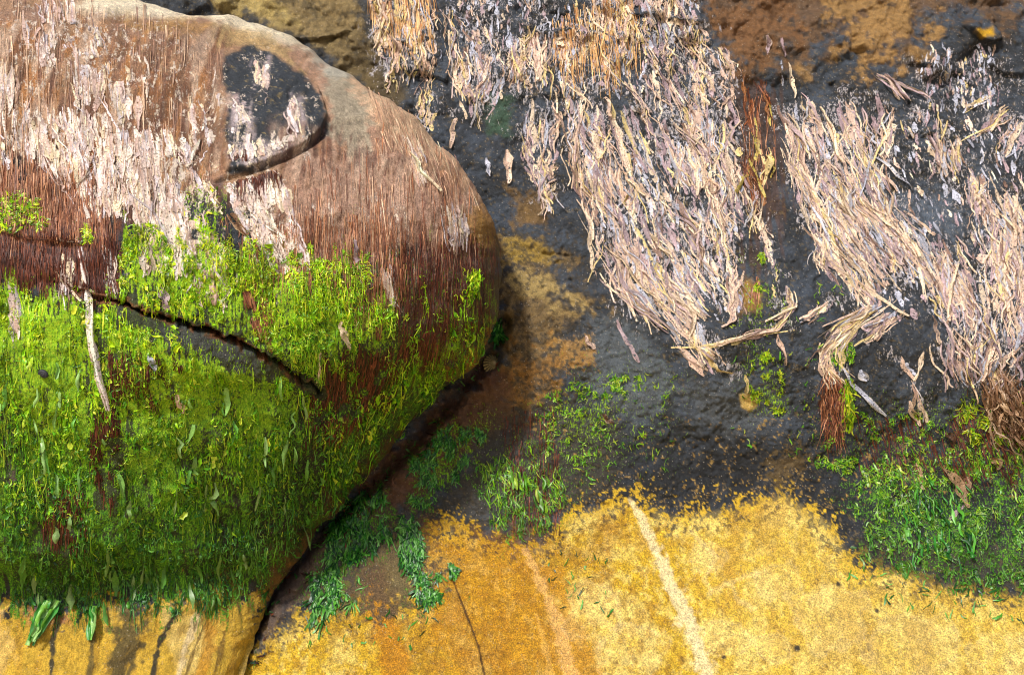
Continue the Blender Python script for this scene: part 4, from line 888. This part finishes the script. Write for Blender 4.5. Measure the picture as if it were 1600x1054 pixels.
# ------------------------------------------------------------------ hair-like brown weed
def bflow(u, v): return .10 * sstep(450, 700, u) * sstep(420, 200, v) - .55 * sstep(420, 700, u) * sstep(470, 640, v)
TAN = np.array([lin(190, 152, 122), lin(168, 128, 104), lin(216, 182, 150), lin(140, 106, 92)])
RUS = np.array([lin(164, 106, 72), lin(140, 88, 62), lin(190, 138, 102), lin(108, 66, 48)])
DRK = np.array([lin(92, 44, 28), lin(72, 34, 24), lin(116, 62, 40), lin(60, 30, 22)])
pick = lambda B: (lambda u, v: B[rng.integers(0, len(B), len(u))])
hk = dict(k=2, s=7, wob=1.3, prof='hair', ragged=.1, twist=.4, lift=(.0003, .0022), angj=.06, hue=.3)
stuff("brown_seaweed_hair", "fine brown hair-like weed combed down the boulder", "brown seaweed", [
    scatter([(-120, -40), (250, 20), (340, 60), (352, 150), (350, 270), (250, 320), (-120, 260)], 800, SB, bflow, (25, 80), (.4, 1.1), cols=pick(TAN), **hk),
    scatter([(440, 260), (520, 250), (600, 200), (680, 230), (770, 350), (740, 420), (560, 400), (440, 370)], 420, SB, bflow, (25, 80), (.4, 1.1), cols=pick(np.r_[TAN, RUS]), **hk),
    scatter([(560, 110), (660, 190), (760, 300), (700, 300), (600, 220)], 500, SB, lambda u, v: 0 * u + .35, (20, 60), (.4, 1.0), cols=pick(TAN * 1.25), **hk),
    scatter([(-120, 230), (140, 270), (180, 350), (140, 380), (-120, 350)], 1500, SB, bflow, (25, 70), (.4, 1.1), cols=pick(RUS), **hk),
    scatter([(-120, 340), (180, 370), (190, 465), (70, 430), (-120, 400)], 2000, SB, bflow, (20, 55), (.8, 1.8), cols=pick(DRK), **hk),
    scatter([(620, 380), (780, 370), (778, 500), (700, 570), (630, 590), (610, 500)], 1100, SB, bflow, (20, 60), (.4, 1.1), cols=pick(DRK), **hk),
    scatter([(340, 350), (620, 330), (640, 420), (600, 520), (500, 440), (400, 430)], 800, SB, bflow, (20, 60), (.5, 1.2), cols=pick(RUS), **hk),
    scatter([(380, 440), (410, 460), (425, 540), (405, 530)], 260, SB, lambda u, v: 0 * u + .25, (20, 50), (.8, 1.8), cols=pick(RUS), **hk),
    scatter([(160, 550), (290, 560), (280, 640), (170, 620)], 420, SB, bflow, (10, 30), (.8, 1.8), cols=pick(DRK), **hk),
    scatter([(140, 640), (190, 640), (180, 780), (150, 760)], 300, SB, bflow, (20, 50), (.8, 1.8), cols=pick(DRK), **hk),
    scatter([(60, 760), (140, 770), (130, 860), (80, 850)], 200, SB, bflow, (15, 40), (.8, 1.8), cols=pick(DRK), **hk),
    scatter([(350, 245), (440, 250), (440, 285), (350, 300)], 260, SB, bflow, (15, 40), (.8, 1.8), cols=pick(DRK), **hk),
    scatter([(500, 560), (680, 520), (560, 680), (470, 700)], 900, SB, bflow, (10, 35), (.8, 1.8), cols=pick(DRK), **hk)], M_hair)
stuff("rust_seaweed_hair", "rust red hair-like weed in small mats on the rock face", "brown seaweed", [
    scatter([(1155, 115), (1185, 150), (1212, 230), (1195, 330), (1175, 280), (1165, 200)], 60, SW, lambda u, v: 0 * u + .05, (25, 70), (.7, 1.6), cols=pick(RUS), **hk),
    scatter([(1282, 585), (1312, 588), (1320, 640), (1308, 700), (1296, 690), (1286, 640)], 200, SW, down, (20, 60), (.6, 1.5), cols=pick(np.r_[RUS, DRK]), **dict(hk, angj=.2, wob=3, lift=(.0005, .006))),
    scatter([(572, -20), (675, -20), (680, 70), (590, 60)], 220, SW, lambda u, v: 0 * u + .1, (25, 60), (.7, 1.8), cols=pick(np.array([lin(206, 156, 98), lin(222, 180, 126), lin(168, 116, 70)])), **hk),
    scatter([(860, 40), (1000, -20), (1000, 90), (960, 125), (870, 100)], 300, SW, lambda u, v: 0 * u + .1, (25, 60), (.7, 1.8), cols=pick(np.array([lin(206, 156, 98), lin(222, 180, 126), lin(168, 116, 70)])), **hk),
    scatter([(1335, 650), (1470, 660), (1450, 770), (1340, 730)], 170, SW, lambda u, v: 0 * u + .3, (15, 45), (.7, 1.6), cols=pick(DRK), **hk),
    scatter([(1470, 640), (1600, 640), (1600, 760), (1480, 740)], 260, SW, lambda u, v: 0 * u + .35, (15, 50), (.7, 1.6), cols=pick(DRK), **hk),
    scatter([(780, 650), (870, 640), (880, 830), (800, 830)], 300, SW, down, (10, 35), (.7, 1.6), cols=pick(DRK), **hk),
    scatter([(1170, 430), (1190, 430), (1186, 480), (1172, 480)], 22, SW, down, (15, 35), (.7, 1.6), cols=pick(RUS), **hk)], M_hair)

# ------------------------------------------------------------------ pale weed on the boulder
G_B = "pale dried seaweed on the boulder"
for lab, l, r, dn, kw in B_:
    kw = dict(kw); kw['style'] = 'film'; kw.setdefault('len_px', (25, 75))
    weed("dried_seaweed", lab, "seaweed", SB, l, r, dn * .6, group=G_B, w_px=(1, 3.5), spread=4, film=3.4, film_w=(3, 9), film_style='film', gap=-.1, lift=(.0004, .0025), **kw)
GS = "single pale blades on the boulder"
for a in [("longest single pale blade, hanging across the crack on the boulder's left", [(128, 385), (138, 450), (146, 530), (155, 590), (170, 640)], 9, 'film', 3),
          ("pale blade in a white tuft on green weed, left of the middle crack", [(248, 448), (254, 462), (262, 485)], 14, 'pale', 1),
          ("short pale blade below the crack, left of centre", [(232, 555), (236, 566), (242, 578)], 11, 'pale', 1),
          ("short pale leaf below the middle of the boulder", [(274, 616), (279, 630), (286, 645)], 11, 'pale', 1),
          ("pale blade standing at the crack's lower end", [(502, 544), (500, 565), (496, 600)], 10, 'warm', 1),
          ("pale blade in brown hair, right of the slab's fringe", [(554, 375), (556, 395), (556, 412)], 10, 'pale', 1),
          ("pale blade low on the right flank, over green weed", [(533, 500), (538, 525), (545, 545)], 8, 'pale', 1),
          ("reddish brown blade slanting below the thick fringe", [(356, 335), (372, 355), (385, 368)], 9, 'brown', 2),
          ("long whitish blade over green weed at the boulder's centre", [(322, 385), (328, 430), (336, 480)], 14, 'mauve', 2)]:
    blade(a[0], SB, a[1], a[2], a[3], group=GS, n=a[4], lift=(.002, .006))

# ------------------------------------------------------------------ green weed
YG = np.array([lin(202, 228, 20), lin(176, 218, 14), lin(142, 200, 16), lin(224, 228, 60), lin(96, 136, 14)])
MG = np.array([lin(140, 206, 14), lin(102, 178, 20), lin(170, 220, 30), lin(60, 116, 18), lin(200, 224, 66)])
DG = np.array([lin(48, 118, 36), lin(34, 90, 32), lin(80, 148, 44), lin(20, 62, 30), lin(104, 164, 74)])
def gcol(u, v):
    n = len(u); k = (v + rng.normal(0, 70, n) + .3 * np.maximum(u - 300, 0) + 40)
    c = YG[rng.integers(0, 5, n)]; c2 = MG[rng.integers(0, 5, n)]; c3 = DG[rng.integers(0, 5, n)]
    a = sstep(520, 700, k)[:, None]; b = sstep(760, 900, k)[:, None]
    c = (c * (1 - a) + c2 * a) * (1 - b) + c3 * b
    return c * (1 + .35 * vn(u / 5, v / 70, 64) + .25 * vn(u / 30, v / 40, 65))[:, None]
def gm(u, v):                         # gaps: bare slate under the crack, brown mats, thinning near the limb
    keep = np.ones(u.shape, bool)
    keep &= ~((sdpoly(u, v, [(185, 484), (330, 530), (420, 575), (400, 600), (300, 575), (200, 510)]) < 0) & (vn(u / 16, v / 14, 97) > -.1))
    keep &= ~((sdline(u, v, crk)[0] < 7) & (u > 150))
    keep &= ~((sdpoly(u, v, [(610, 400), (790, 360), (790, 500), (640, 590)]) + 45 * vn(u / 12, v / 90, 98) + 25 * vn(u / 30, v / 40, 99) < -12) & (rng.random(u.shape) < .85))
    keep &= ~((sdpoly(u, v, [(150, 550), (200, 550), (190, 780), (150, 780)]) < 0) & (rng.random(u.shape) < .5))
    return keep & (vn(u / 26, v / 60, 61) + .5 * vn(u / 8, v / 14, 62) > -.36) & (vn(u / 7, v / 55, 66) > -.62)
gflow = lambda u, v: bflow(u, v) + .0
stuff("green_seaweed", "carpet of stringy bright green weed over the boulder's lower half", "green seaweed", [
    scatter(gp1, 2600, SB, gflow, (12, 60), (.4, 1.1), cols=gcol, mask=gm, jag=34, k=2, s=6, wob=2.2, prof='strap', twist=.8, lift=(.0004, .003), angj=.15),
    scatter(gp1, 11000, SB, gflow, (3, 11), (.5, 1.3), cols=gcol, mask=gm, jag=34, k=2, s=4, wob=2.5, prof='strap', twist=1.0, lift=(.0004, .0045), angj=1.0),
    scatter(gp1, 1500, SB, gflow, (6, 16), (2, 4.5), cols=gcol, mask=gm, jag=34, k=3, s=5, wob=1.5, prof='leaf', twist=.35, lift=(.0005, .003), angj=.6, curl=.5),
    scatter(gp2, 500, SB, gflow, (6, 16), (2, 4.5), cols=gcol, mask=gm, jag=34, k=3, s=5, wob=1.5, prof='leaf', twist=.35, lift=(.0005, .003), angj=.6, curl=.5),
    scatter(gp2, 6500, SB, gflow, (3, 11), (.5, 1.3), cols=gcol, mask=gm, jag=34, k=2, s=4, wob=2.5, prof='strap', twist=1.0, lift=(.0004, .0045), angj=1.0),
    scatter(gp2, 750, SB, gflow, (10, 40), (.4, 1.0), cols=gcol, mask=gm, jag=34, k=2, s=6, wob=2.0, prof='strap', twist=.8, lift=(.001, .008), angj=.15),
    scatter([(-20, 300), (60, 310), (70, 360), (-20, 360)], 500, SB, gflow, (5, 18), (1.1, 2.8), cols=gcol, k=2, s=4, wob=2.5, prof='strap', twist=1.0, angj=.9),
    scatter([(120, 345), (145, 340), (140, 375), (125, 370)], 120, SB, gflow, (5, 16), (1.1, 2.8), cols=gcol, k=2, s=4, wob=2.5, prof='strap', twist=1.0, angj=.9),
    scatter([(280, 290), (350, 290), (350, 370), (290, 360)], 110, SB, gflow, (5, 18), (1.1, 2.8), cols=gcol, k=2, s=4, wob=2.5, prof='strap', twist=1.0, angj=.9),
    scatter([(735, 425), (755, 420), (745, 470), (730, 480)], 160, SB, gflow, (6, 20), (1.1, 2.8), cols=gcol, k=2, s=4, wob=2.0, prof='strap', twist=1.0, angj=.4),
    scatter(gp1, 90, SB, gflow, (20, 46), (3, 7), cols=lambda u, v: np.array([lin(140, 190, 96), lin(110, 176, 70), lin(160, 200, 120)])[rng.integers(0, 3, len(u))] * (.55 + .45 * sstep(950, 600, v))[:, None] , mask=lambda u, v: (v > 560) & (u < 480), k=4, s=7, wob=2.0, twist=.4, lift=(.003, .010), curl=.4)], M_green)

def wcol(u, v):
    n = len(u); a = sstep(680, 860, v + rng.normal(0, 50, n))[:, None]
    return MG[rng.integers(0, 5, n)] * (1 - a) * .7 + (DG[rng.integers(0, 5, n)] * .62 + MG[rng.integers(0, 5, n)] * .18) * a
fr = dict(k=2, s=4, wob=2.0, prof='strap', twist=.7, lift=(.0005, .004), angj=.9)
st = dict(k=2, s=6, wob=2.2, prof='strap', twist=.6, lift=(.0005, .004), angj=.5)
frz = lambda a: (lambda u, v: vn(u / 13, v / 15, 71) + .55 * vn(u / 5, v / 6, 72) + .5 * vn(u / 45, v / 45, 73) > a)
wcl = [frz(.26), frz(.15)]
cG = lambda u, v: 0 * u + .25
YGc = lambda u, v: YG[rng.integers(0, 5, len(u))] * .7
GG = "patches of green seaweed on the rock face"
def green(label, specs):
    v, f, c = join([scatter(P, n, SW, fl, lp, wp, cols=cf, mask=mk, **kw) for P, n, fl, lp, wp, cf, mk, kw in specs])
    if len(v) == 0: print("EMPTY", label); return
    base = v.mean(0); o = link("green_seaweed", mesh_np("green_seaweed", v - base, f, c), M_green); o.location = base
    return tag(o, label, "seaweed", GG)
dg = lambda u, v: DG[rng.integers(0, 5, len(u))] * 1.05
green("mossy green weed patch on dark rock at the picture's middle", [
    ([(835, 620), (960, 590), (980, 640), (940, 690), (920, 740), (860, 720)], 520, down, (3, 10), (.7, 1.8), wcol, wcl[0], fr),
    ([(960, 590), (1000, 585), (1000, 625), (965, 625)], 120, down, (5, 14), (.8, 2), wcol, wcl[0], fr)])
green("stringy green weed hanging above the yellow stone, middle", [
    ([(745, 720), (800, 690), (880, 700), (890, 760), (850, 830), (790, 850), (760, 800)], 480, cG, (6, 22), (.7, 1.8), wcol, wcl[1], st),
    ([(800, 740), (850, 730), (850, 790)], 10, cG, (18, 36), (3, 6), wcol, None, dict(k=4, s=7, wob=2, twist=.4, lift=(.003, .01), curl=.4))])
green("dull green weed beside the boulder's lower right edge", [
    ([(640, 720), (690, 665), (760, 665), (740, 730), (670, 790), (640, 785)], 800, lambda u, v: 0 * u - .3, (6, 20), (.7, 1.8), dg, wcl[1], st)])
green("dark bluish green leafy weed hanging just below the boulder", [
    ([(540, 775), (600, 760), (620, 800), (600, 850), (565, 880), (560, 940), (520, 960), (480, 940), (505, 860)], 1000, lambda u, v: 0 * u - .1, (7, 28), (1, 3), dg, wcl[1], dict(st, k=3)),
    ([(490, 920), (530, 920), (500, 980), (480, 970)], 60, lambda u, v: 0 * u - .4, (15, 35), (1, 3), dg, None, st)])
green("narrow dark green weed tail left of the yellow stone's crack", [
    ([(625, 805), (650, 805), (660, 860), (645, 900), (630, 870)], 420, lambda u, v: 0 * u + .15, (7, 28), (1, 3), dg, None, dict(st, k=3))])
green("dark green weed scraps on the yellow stone below the narrow tail", [
    ([(650, 905), (690, 895), (690, 945), (655, 945)], 260, down, (8, 25), (1, 3), dg, wcl[1], st)])
green("small dark leaf scrap at the top of the yellow stone's thin crack", [
    ([(697, 882), (712, 885), (712, 905), (700, 905)], 50, lambda u, v: 0 * u + .5, (8, 20), (2, 4), dg, None, st)])
green("small tufted green weed beside the slanting curtain's end", [
    ([(1170, 540), (1195, 545), (1225, 600), (1215, 645), (1190, 640), (1180, 590)], 420, cG, (3, 10), (.7, 1.8), lambda u, v: YG[rng.integers(0, 5, len(u))] * .7, wcl[1], fr)])
green("green tufts at the slim strip in the right middle", [
    ([(1175, 430), (1200, 440), (1195, 500), (1178, 510)], 200, down, (3, 10), (.7, 1.8), lambda u, v: YG[rng.integers(0, 5, len(u))] * .7, wcl[1], fr)])
green("little green tuft midway up the slim strip of weed", [
    ([(1185, 400), (1200, 395), (1200, 425), (1188, 425)], 60, down, (3, 10), (.7, 1.8), lambda u, v: YG[rng.integers(0, 5, len(u))] * .7, None, fr)])
green("green fuzz around the hooked tail of weed", [
    ([(1298, 540), (1330, 535), (1335, 565), (1300, 570)], 160, down, (3, 10), (.7, 1.8), wcol, None, fr)])
green("yellow green blades hanging beside the rust brown hair under the hooked tail", [
    ([(1315, 595), (1335, 600), (1328, 665), (1315, 640)], 130, down, (10, 28), (1, 3), lambda u, v: YG[rng.integers(0, 5, len(u))] * .7, None, st)])
green("wide green weed bed above the yellow stone at lower right", [
    ([(1330, 740), (1420, 690), (1600, 690), (1640, 700), (1640, 930), (1560, 920), (1420, 900), (1350, 880), (1320, 820)], 1900, cG, (3, 11), (.7, 1.9), wcol, wcl[1], fr),
    ([(1330, 740), (1420, 690), (1640, 690), (1640, 930), (1560, 920), (1420, 900), (1350, 880)], 500, cG, (8, 26), (.8, 2.2), wcol, wcl[1], st),
    ([(1440, 740), (1500, 760), (1520, 860), (1430, 900), (1400, 830)], 60, cG, (14, 32), (2, 5), lambda u, v: DG[rng.integers(0, 5, len(u))] * 1.2, None, dict(k=4, s=7, wob=2, twist=.5, lift=(.003, .012), curl=.4))])
green("green fuzz on dark rock left of the wide green bed", [
    ([(1260, 690), (1320, 680), (1340, 740), (1290, 740)], 220, down, (3, 10), (.7, 1.8), wcol, wcl[0], fr)])
green("sparse green fuzz under the v shaped lock, over dark rock", [
    ([(1340, 640), (1480, 650), (1470, 690), (1360, 690)], 260, down, (3, 10), (.7, 1.8), wcol, wcl[0], fr)])
green("green fuzz in the brown tangle at far right", [
    ([(1490, 620), (1620, 640), (1620, 690), (1500, 690)], 420, cG, (5, 18), (.8, 2), lambda u, v: YG[rng.integers(0, 5, len(u))] * .7 * .9, wcl[1], fr)])
stuff("crevice_debris", "dark shreds of weed and grit lodged in the crevice beside the boulder", "debris", [
    scatter([(800, 500), (785, 570), (700, 665), (610, 765), (510, 855), (440, 950), (380, 1060), (350, 1060), (420, 900), (590, 735), (690, 635), (770, 540)], 420, SW, lambda u, v: 0 * u - .6, (4, 16), (1, 3), cols=pick(np.r_[DRK, DG * .6, DRK * .5]), k=2, s=4, wob=2.5, prof='strap', twist=1.0, lift=(.001, .008), angj=.9)], M_hair)
green("leafy green sprig in the notch beside the boulder's limb", [
    ([(770, 505), (785, 500), (785, 540), (768, 540)], 60, down, (10, 24), (2, 5), dg, None, dict(st, k=3))])
stuff("green_seaweed_flecks", "tiny green weed flecks strewn over dark rock and yellow stone", "green seaweed", [
    scatter([(880, 600), (1060, 570), (1060, 740), (900, 760)], 130, SW, down, (4, 12), (.8, 2), cols=wcol, mask=wcl[0], **fr),
    scatter([(1140, 440), (1330, 440), (1330, 740), (1140, 700)], 110, SW, down, (4, 12), (.8, 2), cols=wcol, mask=wcl[0], **fr),
    scatter([(830, 850), (960, 850), (960, 960), (880, 960)], 26, SW, down, (6, 16), (1, 2.6), cols=dg, **fr),
    scatter([(1320, 890), (1640, 920), (1640, 970), (1400, 950)], 70, SW, cG, (8, 20), (1, 2.8), cols=dg, **fr),
    scatter([(480, 960), (700, 950), (660, 1000), (480, 1010)], 30, SW, down, (6, 16), (1, 2.6), cols=dg, **fr),
    scatter([(1310, 690), (1400, 660), (1640, 600), (1640, 700)], 90, SW, down, (5, 15), (.8, 2), cols=wcol, mask=wcl[0], **fr)], M_green)
# the two green tails hanging below the boulder's growth onto its yellow foot
for lab, P in [("bright green leafy tail hanging over the boulder's yellow foot, far left", [(82, 935), (68, 965), (50, 1005)]), ("thin green tail on the boulder's yellow foot, beside the grey streak", [(148, 945), (144, 970), (140, 1000)])]:
    n = 26 if 'leafy' in lab else 9
    q = np.repeat(np.linspace(0, 1, 9)[None], n, 0) * rng.uniform(.5, 1.05, (n, 1)) ; cu, cv = resample(P, q)
    cu = cu + rng.normal(0, 7 if n > 10 else 3, (n, 1)) * (1.1 - .6 * q)
    v, f, c = ribbons(SB, cu, cv, rng.uniform(3, 8, n) * .0015, np.array([lin(120, 180, 60), lin(60, 140, 50), lin(150, 196, 110)])[rng.integers(0, 3, n)], (.003, .014), .6, .4, 4, None, None, .3, 'strap', .3)
    base = v.mean(0); o = link("green_seaweed", mesh_np("green_seaweed", v - base, f, c), M_green); o.location = base; tag(o, lab, "seaweed")

# ------------------------------------------------------------------ shells
def limpet():
    nr, na = 14, 72; r = np.linspace(0, 1, nr); a = np.linspace(0, 2 * np.pi, na, endpoint=False)
    Rr, Aa = np.meshgrid(r, a, indexing='ij')
    rib = 1 + .06 * np.cos(Aa * 18) * Rr
    x = Rr * np.cos(Aa) * .021 * rib + .003 * (1 - Rr); z = Rr * np.sin(Aa) * .025 * rib + .004 * (1 - Rr)
    y = -.017 * (1 - Rr ** 1.35) - .0012 * np.cos(Aa * 18) * Rr
    Vv = np.stack([x, y, z], -1).reshape(-1, 3)
    i = np.arange(nr * na).reshape(nr, na); j = np.roll(i, -1, 1)
    F = np.stack([i[:-1], i[1:], j[1:], j[:-1]], -1).reshape(-1, 4)
    st_ = (.5 + .5 * np.cos(Aa * 18))[..., None]; Cc = lin(150, 130, 80) * st_ + lin(52, 46, 30) * (1 - st_)
    Cc = np.where((Rr < .18)[..., None], lin(150, 130, 92), Cc) * (1 + .2 * np.sin(Rr * 30))[..., None]
    return mesh_np("limpet", Vv, F, Cc.reshape(-1, 3))
p, n_ = SW(np.array([770.]), np.array([572.]))
lo = link("limpet", limpet(), M_shell); lo.location = p[0] + n_[0] * .004; lo.rotation_euler = (R(-15), 0, R(20))
tag(lo, "ribbed limpet shell in the notch beside the boulder's right limb", "limpet")

def mussel_mesh():
    nr, na = 14, 14; Vv = []
    for i in range(nr):
        t = i / (nr - 1); r = math.sin(math.pi * t) ** .6 * (.45 + .55 * t)
        for j in range(na):
            a = 2 * math.pi * j / na
            Vv.append((math.cos(a) * r * .0052 + .002 * math.sin(t * 3), math.sin(a) * r * .0035, -t * .02))
    i = np.arange(nr * na).reshape(nr, na); j = np.roll(i, -1, 1)
    F = np.stack([i[:-1], i[1:], j[1:], j[:-1]], -1).reshape(-1, 4)
    Vv = np.array(Vv); c = lin(44, 30, 42) * (1 + .5 * np.sin(Vv[:, 2] * 1500))[:, None]
    return mesh_np("mussel", Vv, F, c)
mm = mussel_mesh(); mm.materials.append(M_shell)
first = None
for k_, (u_, v_, ang, sc) in enumerate([(402, 946, 40, 1), (410, 940, -20, .8), (417, 948, 70, .9), (396, 960, 10, 1), (388, 968, -35, 1.1), (380, 985, 20, .9), (404, 962, 120, .7), (376, 1000, -10, 1), (424, 938, 60, .7)]):
    p, n_ = SW(np.array([float(u_)]), np.array([float(v_)]))
    if first is None: o = bpy.data.objects.new("mussel", mm); first = o
    else: o = first.copy()
    COL.objects.link(o); o.location = p[0] + n_[0] * .004 + np.array([0, -.012, 0]); o.rotation_euler = (R(15 * (k_ % 3)), R(ang), R(25 * (k_ % 4))); o.scale = (sc,) * 3
    tag(o, "tiny dark purple mussel in the crevice under the boulder", "mussel", "mussels in the crevice")
# periwinkle on the green weed
p, n_ = SB(np.array([68.]), np.array([583.]))
nr, na = 60, 12; Vv = []
for i in range(nr):
    t = i / (nr - 1); a = t * 2 * math.pi * 2.6; rr = .0012 + .0105 * t ** 1.4; cx, cz, cy = math.cos(a) * rr, math.sin(a) * rr, .011 * (t - 1)
    tube = .0016 + .0088 * t ** 1.3
    for j in range(na):
        b = 2 * math.pi * j / na
        Vv.append((cx + math.cos(a) * math.cos(b) * tube * .9, cy + math.sin(b) * tube * .8, cz + math.sin(a) * math.cos(b) * tube * .9))
i = np.arange(nr * na).reshape(nr, na); j = np.roll(i, -1, 1)
F = np.stack([i[:-1], i[1:], j[1:], j[:-1]], -1).reshape(-1, 4)
so = link("periwinkle", mesh_np("periwinkle", np.array(Vv), F, np.tile(lin(40, 40, 46), (len(Vv), 1))), M_shell)
so.location = p[0] + n_[0] * .009; so.rotation_euler = (R(20), R(30), 0); so.scale = (.62, .62, .5)
tag(so, "small black periwinkle snail in the green weed, left of the boulder", "snail")
print("objects", len(bpy.data.objects), "verts", sum(len(m.vertices) for m in bpy.data.meshes))
